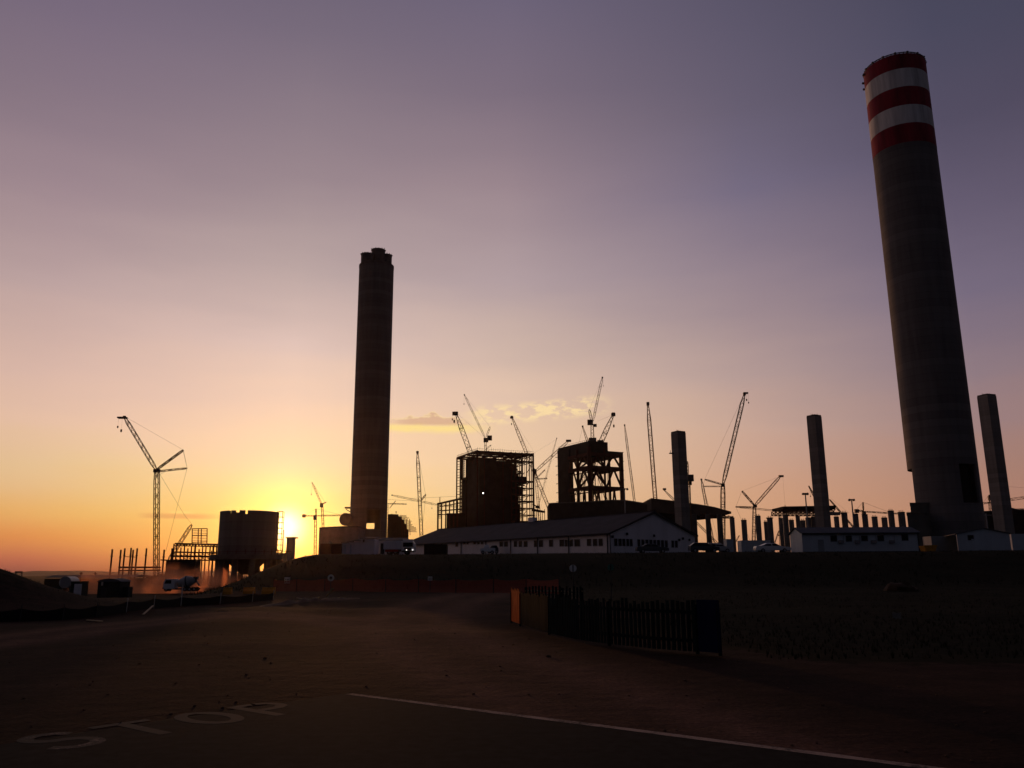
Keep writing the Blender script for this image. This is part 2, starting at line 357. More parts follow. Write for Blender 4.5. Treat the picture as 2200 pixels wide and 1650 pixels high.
# ------------------------------------------------------------------ mesh helpers
class MB:
    def __init__(s): s.v = []; s.f = []
    def quad(s, *pts):
        i = len(s.v); s.v += [Vector(p) for p in pts]; s.f.append(tuple(range(i, i + len(pts))))
        return s
    def hexa(s, b):                          # eight corners: bottom four then top four
        i = len(s.v); s.v += [Vector(p) for p in b]
        for q in ((3, 2, 1, 0), (4, 5, 6, 7), (0, 1, 5, 4), (1, 2, 6, 5), (2, 3, 7, 6), (3, 0, 4, 7)):
            s.f.append(tuple(i + k for k in q))
        return s
    def box(s, c, size, rz=0.0):
        c = Vector(c); hx, hy, hz = size[0] / 2, size[1] / 2, size[2] / 2
        ca, sa = math.cos(rz), math.sin(rz)
        pts = []
        for z in (-hz, hz):
            for x, y in ((-hx, -hy), (hx, -hy), (hx, hy), (-hx, hy)):
                pts.append(c + Vector((x * ca - y * sa, x * sa + y * ca, z)))
        return s.hexa(pts)
    def obox(s, o, u, v, w):                 # box from a corner and three edge vectors
        o, u, v, w = Vector(o), Vector(u), Vector(v), Vector(w)
        return s.hexa([o, o + u, o + u + v, o + v, o + w, o + u + w, o + u + v + w, o + v + w])
    def beam(s, p, q, w, h=None):
        p, q = Vector(p), Vector(q); h = h or w
        d = q - p
        if d.length < 1e-6: return s
        d.normalize()
        ref = Vector((0, 0, 1)) if abs(d.z) < 0.9 else Vector((0, 1, 0))
        a = d.cross(ref).normalized() * (w / 2); b = a.cross(d).normalized() * (h / 2)
        return s.hexa([p - a - b, p + a - b, p + a + b, p - a + b, q - a - b, q + a - b, q + a + b, q - a + b])
    def tube(s, p, q, r0, r1=None, n=10, cap=True):
        p, q = Vector(p), Vector(q); r1 = r0 if r1 is None else r1
        d = (q - p).normalized()
        ref = Vector((0, 0, 1)) if abs(d.z) < 0.9 else Vector((0, 1, 0))
        a = d.cross(ref).normalized(); b = a.cross(d).normalized()
        i = len(s.v)
        for c, r in ((p, r0), (q, r1)):
            for k in range(n):
                t = 2 * math.pi * k / n
                s.v.append(c + a * (math.cos(t) * r) + b * (math.sin(t) * r))
        for k in range(n):
            j = (k + 1) % n
            s.f.append((i + k, i + j, i + n + j, i + n + k))
        if cap:
            s.f.append(tuple(i + k for k in reversed(range(n)))); s.f.append(tuple(i + n + k for k in range(n)))
        return s
    def prism(s, poly, ext):                 # planar polygon pushed along a vector
        poly = [Vector(p) for p in poly]; ext = Vector(ext); n = len(poly); i = len(s.v)
        s.v += poly + [p + ext for p in poly]
        s.f.append(tuple(i + k for k in reversed(range(n)))); s.f.append(tuple(i + n + k for k in range(n)))
        for k in range(n):
            j = (k + 1) % n
            s.f.append((i + k, i + j, i + n + j, i + n + k))
        return s
    def lattice(s, p, q, w, w1=None, panel=1.4, chord=0.16, brace=0.09, tip0=0.35, tip1=0.35, side=None):
        """four-chord lattice boom from p to q with laced sides and tapered ends"""
        p, q = Vector(p), Vector(q); w1 = w1 or w
        d = q - p; L = d.length; d.normalize()
        a = (d.cross(side or Vector((0, 1, 0)))).normalized(); b = a.cross(d).normalized()
        n = max(3, int(L / (panel * (w + w1) / 2)))
        rows = []
        for k in range(n + 1):
            t = k / n
            ww = w + (w1 - w) * t
            e = min(1, tip0 + (1 - tip0) * t / 0.10) * min(1, tip1 + (1 - tip1) * (1 - t) / 0.10)
            h = ww * e / 2
            c = p + d * (L * t)
            rows.append([c - a * h - b * h, c + a * h - b * h, c + a * h + b * h, c - a * h + b * h])
        cw, bw = w * chord, w * brace
        for k in range(n):
            for m in range(4):
                s.beam(rows[k][m], rows[k + 1][m], cw)
                m2 = (m + 1) % 4
                if k % 2 == 0: s.beam(rows[k][m], rows[k + 1][m2], bw)
                else: s.beam(rows[k][m2], rows[k + 1][m], bw)
                if k % 4 == 0: s.beam(rows[k][m], rows[k][m2], bw * 1.3)
        return s
    def ball(s, c, rx, ry, rz, nu=12, nv=8, wob=0.0):
        c = Vector(c); i = len(s.v)
        for a in range(nv + 1):
            th = math.pi * a / nv
            for b in range(nu):
                ph = 2 * math.pi * b / nu
                n_ = Vector((math.sin(th) * math.cos(ph), math.sin(th) * math.sin(ph), math.cos(th)))
                k = 1 + wob * noise.noise(n_ * 2.2 + c)
                s.v.append(c + Vector((n_.x * rx * k, n_.y * ry * k, n_.z * rz * k)))
        for a in range(nv):
            for b in range(nu):
                b2 = (b + 1) % nu
                s.f.append((i + a * nu + b, i + (a + 1) * nu + b, i + (a + 1) * nu + b2, i + a * nu + b2))
        return s

def obj(name, mb, m, parent=None, org=None, smooth=False):
    """link one mesh object; points are given in world coordinates"""
    o0 = Vector(org) if org is not None else (Vector(parent['_org']) if parent is not None else Vector((0, 0, 0)))
    me = bpy.data.meshes.new(name)
    me.from_pydata([tuple(v - o0) for v in mb.v], [], mb.f)
    me.materials.append(m)
    bm = bmesh.new(); bm.from_mesh(me); bmesh.ops.recalc_face_normals(bm, faces=bm.faces); bm.to_mesh(me); bm.free()
    if smooth:
        for p in me.polygons: p.use_smooth = True
        try: me.set_sharp_from_angle(angle=R(40))
        except Exception: pass
    o = bpy.data.objects.new(name, me)
    COL.objects.link(o)
    if parent is not None:
        o.parent = parent
        o['_org'] = tuple(o0)
    else:
        o.location = o0
        o['_org'] = tuple(o0)
    return o
def tag(o, label, cat, group=None, kind='thing'):
    o['label'] = label; o['category'] = cat; o['kind'] = kind
    if group: o['group'] = group
    return o
def thing(name, label, cat, loc, group=None):
    o = bpy.data.objects.new(name, None)
    COL.objects.link(o); o.location = loc; o['_org'] = tuple(loc); o.empty_display_size = 0.5
    return tag(o, label, cat, group)
def solo(name, mb, m, label, cat, loc, group=None, smooth=False):
    return tag(obj(name, mb, m, None, loc, smooth), label, cat, group)
def structure(o):
    o['kind'] = 'structure'; return o
def copy_thing(root, loc, rz=0.0, label=None):
    r = root.copy(); COL.objects.link(r); r.location = loc; r.rotation_euler = (0, 0, rz)
    if label: r['label'] = label
    for ch in root.children:
        c = ch.copy(); COL.objects.link(c); c.parent = r
        for g in ch.children:
            d = g.copy(); COL.objects.link(d); d.parent = c
    return r

# ------------------------------------------------------------------ terrain
def sst(a, b, x):
    t = max(0.0, min(1.0, (x - a) / (b - a))); return t * t * (3 - 2 * t)
def T(x, y):
    low = -3.0 * sst(50, 170, y)
    high = 4.2 * sst(80, 122, y) + 0.022 * max(0.0, min(60.0, y - 122)) + 0.06 * math.exp(-((y - 122.5) / 3.0) ** 2)
    side = sst(-20, 0, x + 0.225 * y) if y > 40 else 1.0
    side = side if y > 60 else side * sst(40, 60, y) + (1 - sst(40, 60, y))
    z = low + (high - low) * side
    z += 3.0 * math.exp(-(((x + 29.0) / 5.6) ** 2 + ((y - 41) / 7.0) ** 2))
    if 14 < y < 125:
        k = sst(14, 24, y) * (1 - sst(118, 125, y))
        z += 0.10 * k * noise.noise(Vector((x * 0.16, y * 0.16, 0))) + 0.35 * k * sst(85, 100, y) * noise.noise(Vector((x * 0.05, y * 0.05, 3)))
    # a shallow windrow of soil along the black net at the left
    return z
def ground_at(px, Y):
    d = ray(px, 1200); X = d.x * Y / d.y
    return Vector((X, Y, T(X, Y)))

def build_ground():
    ys = [-60, -40, -25, -15, -8, -3]
    y = 0.0
    while y < 135: ys.append(y); y += 0.6 if y < 40 else 1.2
    while y < 30000: ys.append(y); y *= 1.045
    ts = [-1.7 + 3.4 * k / 260 for k in range(261)]
    verts, faces, dirt, trk = [], [], [], []
    path = [G(px, py) for px, py in ((1500, 1620), (1180, 1480), (960, 1400), (880, 1350), (900, 1315), (980, 1288), (1075, 1268), (1180, 1256))]
    path2 = [G(px, py) for px, py in ((880, 1350), (700, 1330), (480, 1318), (250, 1345), (-200, 1400))]
    for yy in ys:
        for t in ts:
            x = t * (max(yy, 0) + 22.0)
            verts.append((x, yy, T(x, yy)))
            # bare yard and track in front, grass on the bank, field and berm
            dd = 1.0
            dd *= 1 - sst(82, 92, yy) * sst(-24, -6, x + 0.225 * yy)
            # field to the right, behind the picket fence
            edge = 4.6 + (yy - 17.5) * 0.10 if yy < 32 else 6.0 + (yy - 32) * -0.1
            fld = sst(edge - 1.0, edge + 2.5, x) * sst(14.5, 18.5, yy + x * 0.05)
            encl = sst(0, 1.2, x - (29.5 - yy) * 0.38) * sst(17, 19, yy) * (1 - sst(30, 34, yy))
            dd *= 1 - max(fld, encl * 0.7)
            dd *= 1 - 0.9 * math.exp(-(((x + 31.5) / 9.0) ** 2 + ((yy - 41) / 9.0) ** 2))
            dirt.append(dd)
            tv = 0.0
            if 6 < yy < 75 and -40 < x < 30:
                for pl, wd in ((path, 1.5 + yy * .02), (path2, 1.6)):
                    best = 1e9; sgn = 0
                    for a_, b_ in zip(pl, pl[1:]):
                        ux, uy = b_.x - a_.x, b_.y - a_.y
                        q_ = max(0, min(1, ((x - a_.x) * ux + (yy - a_.y) * uy) / (ux * ux + uy * uy)))
                        best = min(best, math.hypot(x - a_.x - ux * q_, yy - a_.y - uy * q_))
                    tv = max(tv, (1 - sst(wd * .6, wd * 1.7, best)) * (.45 + .55 * math.exp(-((best - wd * .62) / (.28 + .012 * yy)) ** 2)))
            trk.append(tv)
    n = len(ts)
    for i in range(len(ys) - 1):
        for j in range(n - 1):
            faces.append((i * n + j, i * n + j + 1, (i + 1) * n + j + 1, (i + 1) * n + j))
    me = bpy.data.meshes.new('ground')
    me.from_pydata(verts, [], faces)
    a = me.attributes.new('dirt', 'FLOAT', 'POINT')
    a.data.foreach_set('value', dirt)
    b_ = me.attributes.new('track', 'FLOAT', 'POINT'); b_.data.foreach_set('value', trk)
    me.materials.append(M['ground'])
    for p in me.polygons: p.use_smooth = True
    o = bpy.data.objects.new('ground', me); COL.objects.link(o)
    structure(o); o['label'] = 'dark brown dirt yard rising to a grassy bank'
build_ground()

def build_hills():
    mb = MB()
    n = 220
    for ring, (D, amp, base) in enumerate(((4300, 20, -3), (5400, 36, -3))):
        i = len(mb.v)
        for k in range(n + 1):
            a = R(-60 + 120 * k / n)
            h = base + amp * (0.55 + 0.5 * noise.noise(Vector((a * 7, ring * 9.1, 0))) + 0.22 * noise.noise(Vector((a * 31, ring, 4))))
            x, y = math.sin(a), math.cos(a)
            mb.v += [Vector((x * D * 0.88, y * D * 0.88, -4)), Vector((x * D, y * D, h)), Vector((x * D * 1.12, y * D * 1.12, -4))]
        for k in range(n):
            for m in range(2):
                j = i + k * 3 + m
                mb.f.append((j, j + 3, j + 4, j + 1))
    o = obj('hills', mb, M['hill'], smooth=True)
    structure(o); o['label'] = 'low hazy hills along the horizon'
build_hills()

# road and its paint -------------------------------------------------
RD = Vector((0.784, -0.621, 0)).normalized()          # along the road, towards the right and the viewer
RA = Vector((0.621, 0.784, 0)).normalized()           # across, reading direction of the lettering
CORNER = Vector((-2.46, 12.72, 0))
def build_road():
    mb = MB()
    nu, nv = 70, 120
    for i in range(nu + 1):
        for j in range(nv + 1):
            u = (i / nu) ** 1.6 * 34; v = j / nv * 11.0
            jag = 0.0
            if i == 0: jag = 0.4 * noise.noise(Vector((v * 0.9, 2, 0))) + 0.16 * noise.noise(Vector((v * 4, 7, 0))) + 0.07 * noise.noise(Vector((v * 13, 3, 0)))
            if j == 0: jag2 = 0.05 * noise.noise(Vector((u * 2, 5, 0)))
            else: jag2 = 0
            skew = Vector((-0.25, 0.37, 0)) * 0
            p = CORNER + RD * (u + jag) - RA * (v - 0.12 + jag2) + skew
            p.z = 0.004 if 0 < i and 0 < j else -0.01
            mb.v.append(p)
    for i in range(nu):
        for j in range(nv):
            k = i * (nv + 1) + j
            mb.f.append((k, k + 1, k + nv + 2, k + nv + 1))
    o = structure(obj('road', mb, M['asphalt'])); o['label'] = 'dark asphalt road end at the bottom of the picture'
    # edge line: a ribbon with slightly ragged edges
    mb = MB(); n = 120; L = 15.0
    for k in range(n + 1):
        u = L * k / n
        wv = 0.066 + 0.014 * noise.noise(Vector((u * 3, 0, 1)))
        c = CORNER + RD * (u + 0.12) + RA * (0.0 + 0.02 * noise.noise(Vector((u * 0.4, 4, 4)))) - RA * 0.02
        mb.v += [c - RA * wv + Vector((0, 0, 0.0055)), c + RA * wv + Vector((0, 0, 0.0055))]
    for k in range(n): mb.f.append((2 * k, 2 * k + 1, 2 * k + 3, 2 * k + 2))
    solo('edge_line', mb, M['paint'], 'faded white line along the edge of the asphalt road', 'road marking', CORNER)
build_road()

def build_stop():
    up = -RD
    base = Vector((-4.22, 10.0, 0.0052))
    S = thing('stop_marking', 'worn white STOP lettering painted on the dark asphalt', 'road marking', (base.x, base.y, 0.0052))
    def stroke(mb, pts, w=0.15):
        for (x0, y0), (x1, y1) in zip(pts, pts[1:]):
            a = Vector((x0, y0)); b = Vector((x1, y1)); t = (b - a).normalized(); nn = Vector((-t.y, t.x)) * (w / 2); e = t * (w * 0.32)
            q = [a - nn - e, a + nn - e, b + nn + e, b - nn + e]
            mb.quad(*[cen + RA * p.x + up * p.y + Vector((0, 0, 0.0003 * (len(mb.f) % 3))) for p in q])
    def arc(cx, cy, rx, ry, a0, a1, n=14):
        return [(cx + rx * math.cos(R(a0 + (a1 - a0) * k / n)), cy + ry * math.sin(R(a0 + (a1 - a0) * k / n))) for k in range(n + 1)]
    letters = [
        ('S', -1, [arc(0, 0.25, 0.24, 0.22, 30, 270), arc(0, -0.22, 0.25, 0.25, 90, -150)]),
        ('T', 0, [[(-0.3, 0.46), (0.3, 0.46)], [(0, 0.38), (0, -0.5)]]),
        ('O', 1, [arc(0, 0, 0.26, 0.45, 0, 360, 24)]),
        ('P', 2, [[(-0.22, -0.5), (-0.22, 0.46)], [(-0.15, 0.46), (0.05, 0.46)] + arc(0.05, 0.22, 0.24, 0.24, 90, -90) + [(-0.15, -0.02)]]),
    ]
    for ch, k, strokes in letters:
        cen = base + RA * (0.86 * k)
        mb = MB()
        for st in strokes: stroke(mb, st)
        obj('letter', mb, M['paint_letter' if ch in 'ST' else 'paint_faint'], S)
build_stop()

# ------------------------------------------------------------------ chimneys
def shell(mb, cx, cy, r0, r1, z0, z1, openings=(), nseg=96, zstep=6.0, flip=False):
    """round wall from z0 to z1; openings (a0, a1, za, zb) in degrees are left out"""
    zs = {z0, z1}
    for o in openings: zs |= {o[2], o[3]}
    z = z0
    while z < z1: zs.add(z); z += zstep
    zs = sorted(zs); i = len(mb.v)
    for z in zs:
        r = r0 + (r1 - r0) * (z - z0) / (z1 - z0)
        for k in range(nseg):
            a = 2 * math.pi * k / nseg
            mb.v.append(Vector((cx + r * math.cos(a), cy + r * math.sin(a), z)))
    def inside(a, z):
        return any(((a - o[0]) % 360) < ((o[1] - o[0]) % 360) and o[2] < z < o[3] for o in openings)
    for b in range(len(zs) - 1):
        for k in range(nseg):
            if inside(360 * (k + 0.5) / nseg, (zs[b] + zs[b + 1]) / 2): continue
            k2 = (k + 1) % nseg
            mb.f.append((i + b * nseg + k, i + b * nseg + k2, i + (b + 1) * nseg + k2, i + (b + 1) * nseg + k))
    return mb

def wall_shell(cx, cy, r, z0, z1, openings, thick=0.9):
    mb = MB()
    shell(mb, cx, cy, r, r, z0, z1, openings)
    shell(mb, cx, cy, r - thick, r - thick, z0, z1, openings)
    for z in (z0, z1):                       # closing rings
        n = 96; i = len(mb.v)
        for k in range(n):
            a = 2 * math.pi * k / n
            for rr in (r, r - thick): mb.v.append(Vector((cx + rr * math.cos(a), cy + rr * math.sin(a), z)))
        for k in range(n):
            j = (k + 1) % n
            mb.f.append((i + 2 * k, i + 2 * j, i + 2 * j + 1, i + 2 * k + 1))
    for a0, a1, za, zb in openings:          # jambs, sill and head
        a0 = round(a0 / 3.75) * 3.75; a1 = round(a1 / 3.75) * 3.75
        for a in (a0, a1):
            c, s_ = math.cos(R(a)), math.sin(R(a))
            mb.quad((cx + r * c, cy + r * s_, za), (cx + (r - thick) * c, cy + (r - thick) * s_, za), (cx + (r - thick) * c, cy + (r - thick) * s_, zb), (cx + r * c, cy + r * s_, zb))
    return mb

def right_chimney():
    Y = 325.0; top = P(1919, 132, Y)
    cx, cy, r = top.x, Y, 12.45
    zt = P(1919, 118, Y - r * .9).z
    zb = 4.2
    ch = thing('striped_chimney', 'tall concrete chimney with red and white bands round its top', 'chimney', (cx, cy, zb))
    to_cam = math.degrees(math.atan2(-cy, -cx))
    zl0, zl1 = P(1955, 1082, Y).z, P(1945, 1008, Y).z
    rz0, rz1 = P(2090, 1085, Y).z, P(2090, 1004, Y).z
    ops = [(to_cam - 90 - 30, to_cam - 90 + 30, zl0, zl1), (to_cam + 28, to_cam + 66, rz0, rz1)]
    o = obj('shaft', wall_shell(cx, cy, r, zb, zt, ops), M['shaft2'], ch, smooth=True)
    mb = MB()                                # four steel flues inside, seen through the openings
    for k in range(2):
        a = R(to_cam + 60 + 180 * k)
        obj('flue', MB().tube((cx + 5.4 * math.cos(a), cy + 5.4 * math.sin(a), zb), (cx + 5.4 * math.cos(a), cy + 5.4 * math.sin(a), zt + 0.4), 4.3, n=28), M['inside'], ch, smooth=True)
    # painted bands: edges read where the front of the wall meets the axis
    fx, fy = cx + r * math.cos(R(to_cam)), cy + r * math.sin(R(to_cam))
    def zz(py):
        d = ray(1919 + (py - 112) * 0.115, py); k = math.hypot(fx, fy) / math.hypot(d.x, d.y)
        return EYE.z + d.z * k
    edges = [zt + 0.02] + [zz(p) for p in (149, 188, 227, 266, 306)]
    for k in range(5):
        a, b = edges[k + 1], edges[k]
        mb = MB(); shell(mb, cx, cy, r + 0.05, r + 0.05, a + 0.01, b - 0.01, (), 96, 4.0)
        obj('red_band' if k % 2 == 0 else 'white_band', mb, M['red' if k % 2 == 0 else 'white'], ch, smooth=True)
    mb = MB()
    for k in range(48):                      # railing and brackets round the rim
        a = 2 * math.pi * k / 48; c, s_ = math.cos(a), math.sin(a)
        mb.beam((cx + (r - .3) * c, cy + (r - .3) * s_, zt - 0.2), (cx + (r + 0.1) * c, cy + (r + 0.1) * s_, zt + (.65 if k % 3 else .95)), 0.3 if k % 3 else 0.7)
        a2 = 2 * math.pi * (k + 1) / 48
        mb.beam((cx + (r - .1) * c, cy + (r - .1) * s_, zt + 0.55), (cx + (r - .1) * math.cos(a2), cy + (r - .1) * math.sin(a2), zt + 0.55), 0.35)
    obj('rim_railing', mb, M['steel'], ch)
    for da, dz in ((-96, -5.0), (-84, -3.5), (-70, -1.2)):
        mb = MB(); a = R(to_cam + da); c, s_ = math.cos(a), math.sin(a)
        mb.beam((cx + (r - .3) * c, cy + (r - .3) * s_, zt + dz), (cx + (r + .9) * c, cy + (r + .9) * s_, zt + dz + .4), 0.7)
        obj('warning_lamp', mb, M['steel'], ch)
    # concrete duct houses at its foot
    for (px0, px1, pyt, Yd, lab) in ((1955, 2010, 1082, 318, 'stepped concrete duct house left of the striped chimney foot'), (1948, 1990, 1103, 310, 'lower concrete block before the stepped duct house')):
        a, b = P(px0, pyt, Yd), P(px1, pyt, Yd)
        zg = T(a.x, Yd)
        kx = a.x / Yd
        mb = MB().obox((a.x, Yd, zg - 0.3), (b.x - a.x, 0, 0), (14 * kx, 14, 0), (0, 0, a.z - zg + 0.3))
        dh = thing('duct_house', lab, 'concrete block', (a.x, Yd, zg))
        obj('wall', mb, M['dark_concrete'], dh)
        obj('coping', MB().obox((a.x - .25, Yd - .25, a.z + 0.003), (b.x - a.x + .5, 0, 0), (14.5 * kx, 14.5, 0), (0, 0, .35)), M['dark_concrete'], dh)
right_chimney()

def left_chimney():
    Y = 557.0; top = P(809.5, 561, Y)
    cx, cy, r = top.x, Y, 12.15
    zt = P(809.5, 558.5, Y - r).z
    zb = 4.0
    ch = thing('plain_chimney', 'tall bare concrete chimney topped by three steel flue mouths', 'chimney', (cx, cy, zb))
    to_cam = math.degrees(math.atan2(-cy, -cx))
    za, zc = P(805, 1136, Y - r).z, P(805, 1093, Y - r).z
    ops = [(to_cam - 5, to_cam + 38, za, zc), (to_cam + 158, to_cam + 196, za, za + 5.0)]
    obj('shaft', wall_shell(cx, cy, r, zb, zt, ops), M['shaft2'], ch, smooth=True)
    for px, pyt, rr, dy in ((789.5, 547, 4.6, -4), (813, 538, 5.0, 1), (830.5, 549, 4.0, 5)):
        q = P(px, pyt, Y + dy)
        mb = MB().tube((q.x, q.y, zt - 6), (q.x, q.y, q.z - 1.2), rr * 0.97, n=28)
        fl = obj('flue', mb, M['steel'], ch, smooth=True)
        cp = MB().tube((q.x, q.y, q.z - 1.4), (q.x, q.y, q.z), rr * 0.97, rr * 1.04, n=28)
        obj('flue_lip', cp, M['steel'], fl, smooth=True)
        rl = MB()
        for k in range(14):
            a = 2 * math.pi * k / 14
            rl.beam((q.x + rr * math.cos(a), q.y + rr * math.sin(a), q.z - .2), (q.x + rr * math.cos(a) * 1.06, q.y + rr * math.sin(a) * 1.06, q.z + random.uniform(.2, 1.0)), .35)
            rl.beam((q.x + rr * math.cos(a), q.y + rr * math.sin(a), q.z - .1), (q.x + rr * math.cos(a + .45), q.y + rr * math.sin(a + .45), q.z - .1), .3)
        obj('lip_railing', rl, M['steel'], fl)
    q = P(752, 1117, Y - 3)
    d = Vector((-0.30, -1, 0)).normalized()
    obj('flue_duct', MB().tube(q - d * 10, q + d * 7, 4.1, n=30), M['dark_concrete'], ch, smooth=True)
    q = P(745, 1091, Y)
    obj('side_platform', MB().box((q.x + 2, q.y, q.z), (6, 4, 1.0)).beam((q.x - .5, q.y, q.z - 1), (q.x + 3, q.y, q.z - 3), .5), M['steel'], ch)
    mb = MB()
    for zz_ in (zt - 1.0,):
        shell(mb, cx, cy, r + .12, r + .12, zz_ - .9, zz_ + .9, (), 96)
    obj('rim_ring', mb, M['dark_concrete'], ch, smooth=True)
left_chimney()

# square concrete shafts
def square_shaft(px0, px1, pyt, Y, rot, label, depth=1.0):
    a, b = P(px0, pyt, Y), P(px1, pyt, Y)
    cx, w = (a.x + b.x) / 2, (b.x - a.x)
    k = abs(math.cos(rot)) + abs(math.sin(rot)) * depth
    s = w / k
    zg = 3.0; zt = P((px0 + px1) / 2, pyt, Y - s * .7).z
    o = thing('concrete_shaft', label, 'concrete shaft', (cx, Y, zg), 'square concrete shafts')
    mb = MB(); mb.box((cx, Y, (zg + zt) / 2), (s, s * depth, zt - zg), rot)
    obj('shaft_wall', mb, M['shaft'], o)
    mb = MB(); mb.box((cx, Y, zt + .42), (s * .96, s * depth * .96, .8), rot)
    for k in range(6):
        mb.beam((cx + random.uniform(-.4, .4) * s, Y, zt + .6), (cx + random.uniform(-.4, .4) * s, Y, zt + random.uniform(1.0, 1.9)), .12)
    obj('top_formwork', mb, M['steel'], o)
    return o, (cx, Y, s)
sh, c1 = square_shaft(1442, 1472, 928, 440, R(28), 'square concrete shaft rising behind the gabled shed')
q = P(1441, 975, 440)
obj('side_bracket', MB().box((q.x, 438, q.z), (2.2, 1.5, .5)).beam((q.x - .5, 438, q.z), (q.x - .5, 438, q.z + 1.6), .2), M['steel'], sh)
square_shaft(1733.5, 1763.5, 893, 440, R(32), 'square concrete shaft between the column rows and two floodlight masts')
square_shaft(2102.5, 2135.5, 848, 440, R(20), 'square concrete shaft right of the striped chimney')

# ------------------------------------------------------------------ cranes
CG = 'cranes on the power station site'
def crawler_base(root, x, Y, zg, m):
    b = MB()
    for s in (-1, 1): 
        b.box((x + s * 3.2, Y, zg + .8), (1.3, 9.0, 1.5))
    b.box((x, Y, zg + 1.3), (5.2, 3.0, .9))
    bo = obj('crawler_track', b, M['rubber'], root)
    b = MB(); b.box((x, Y + 2, zg + 2.9), (3.4, 9.0, 2.1)); b.box((x - 2.6, Y - 2.2, zg + 2.9), (1.6, 2.2, 2.2))
    obj('machine_house', b, m, root)
    b = MB(); b.box((x, Y + 7.2, zg + 2.8), (5.0, 1.6, 2.6)).box((x, Y + 7.2, zg + 4.5), (4.2, 1.4, .7))
    obj('counterweight', b, M['steel'], root)

def crane(label, Y, booms, lines=(), hooks=(), boxes=(), m='crane', base='crawler', name='lattice_crane', linew=0.10):
    """booms: (part, lower pixel, upper pixel, width in photo px, ground?)"""
    sY = Y / F
    first = booms[0]
    q0 = P(*first[1], Y); q1 = P(*first[2], Y)
    zg0 = T(q0.x, Y)
    foot = q0.copy()
    if base is not None and base != 'mast' and q0.z > zg0 + 3.2:
        t = (zg0 + 3.0 - q0.z) / (q1.z - q0.z); foot = q0 + (q1 - q0) * t
    elif base == 'mast':
        foot = Vector((q0.x, Y, T(q0.x, Y)))
    root = thing(name, label, 'crane', (foot.x, Y, T(foot.x, Y)), CG)
    if base == 'crawler':
        crawler_base(root, foot.x, Y, T(foot.x, Y), M[m])
    elif base == 'mast':
        obj('footing', MB().box((foot.x, Y, foot.z + .4), (6, 6, 1.0)), M['concrete'], root)
    for k, b in enumerate(booms):
        p = foot if k == 0 else P(*b[1], Y + (b[5] if len(b) > 5 else 0)); q = P(*b[2], Y + (b[5] if len(b) > 5 else 0))
        w = b[3] * sY
        tip = 0.8 if b[0] in ('mast', 'counter_jib') else 0.35
        mb = MB()
        if w < 1.0: mb.lattice(p, q, w, panel=2.2, chord=.3, brace=.2, tip0=.6, tip1=.6)
        else: mb.lattice(p, q, w, w1=w * (b[4] if len(b) > 4 and b[4] else 1), panel=1.15, chord=.145, brace=.075, tip0=tip, tip1=tip)
        part = obj(b[0], mb, M[m], root)
        if b[0] in ('jib', 'main_boom'):      # head sheaves
            d = (q - p).normalized()
            obj('boom_head', MB().box(q + d * (.2 * w), (w * .75, w * .7, w * .8)), M['steel'], part)
    if lines:
        for a, c in lines:
            mb = MB().beam(P(*a, Y), P(*c, Y), linew * Y / 500)
            obj('pendant_line', mb, M['cable'], root)
    for (hx, hy0, hy1, hw) in hooks:
        a, c = P(hx, hy0, Y), P(hx, hy1, Y)
        hb = obj('hook_block', MB().box((a.x, Y, c.z), (hw * sY, hw * sY * .6, hw * sY * 1.7)).beam((a.x, Y, c.z - hw * sY * 1.2), (a.x, Y, c.z - hw * sY * .5), hw * sY * .35), M['steel'], root)
        obj('hoist_rope', MB().beam((a.x, Y, a.z), (a.x, Y, c.z), 0.05 * Y / 500), M['cable'], hb)
    for (n, x0, y0, x1, y1, mt) in boxes:
        a, c = P(x0, y0, Y), P(x1, y1, Y)
        obj(n, MB().box((a + c) / 2, (abs(c.x - a.x), max(1.6, abs(c.x - a.x) * .6), abs(c.z - a.z))), M[mt], root)
    return root

# far left: the big crawler crane with luffing jib and derrick mast
crane('tall crawler crane with raised jib above the red steel frame at far left', 400,
      [('mast', (336, 1215), (337, 1012), 9), ('jib', (336, 1010), (268, 897), 6.5), ('back_strut', (338, 1008), (394, 967), 3.5), ('lower_strut', (336, 1013), (402, 1006), 3),
       ('derrick_mast', (362, 1205), (412, 1127), 6)],
      [((270, 896), (394, 967)), ((394, 967), (402, 1005)), ((402, 1006), (356, 1185)), ((402, 1005), (393, 967)), ((343, 1018), (396, 1106)), ((396, 1106), (412, 1126)), ((338, 1022), (355, 1013))],
      [(263, 899, 925, 3.2), (255, 897, 917, 2.6)], [('jib_runner', 254, 896, 272, 899, 'steel'), ('mast_cap', 331, 1008, 343, 1015, 'steel')])
# around the sun
crane('hammerhead tower crane right of the sun glare', 480, [('mast', (678, 1195), (678, 1108), 4.6), ('jib', (678, 1108), (742, 1107), 2.2), ('counter_jib', (678, 1108), (649, 1108), 2.4), ('cat_head', (679, 1107), (679, 1093), 2.2)],
      [((679, 1093), (735, 1107)), ((679, 1093), (655, 1107))], [], [('counterweight', 650, 1105, 656, 1112, 'steel'), ('cab', 674, 1107, 680, 1117, 'steel')], base='mast', name='tower_crane')
crane('faint luffing crane leaning left above the orange wall', 700, [('mast', (701, 1150), (692, 1083), 4.0), ('jib', (691, 1083), (671, 1038), 2.6), ('counter_jib', (691, 1083), (701, 1079), 2)],
      [((672, 1038), (699, 1080))], [(670, 1045, 1062, 1.5)], [('machine_house', 688, 1081, 694, 1090, 'steel')], base='mast', name='luffing_crane')
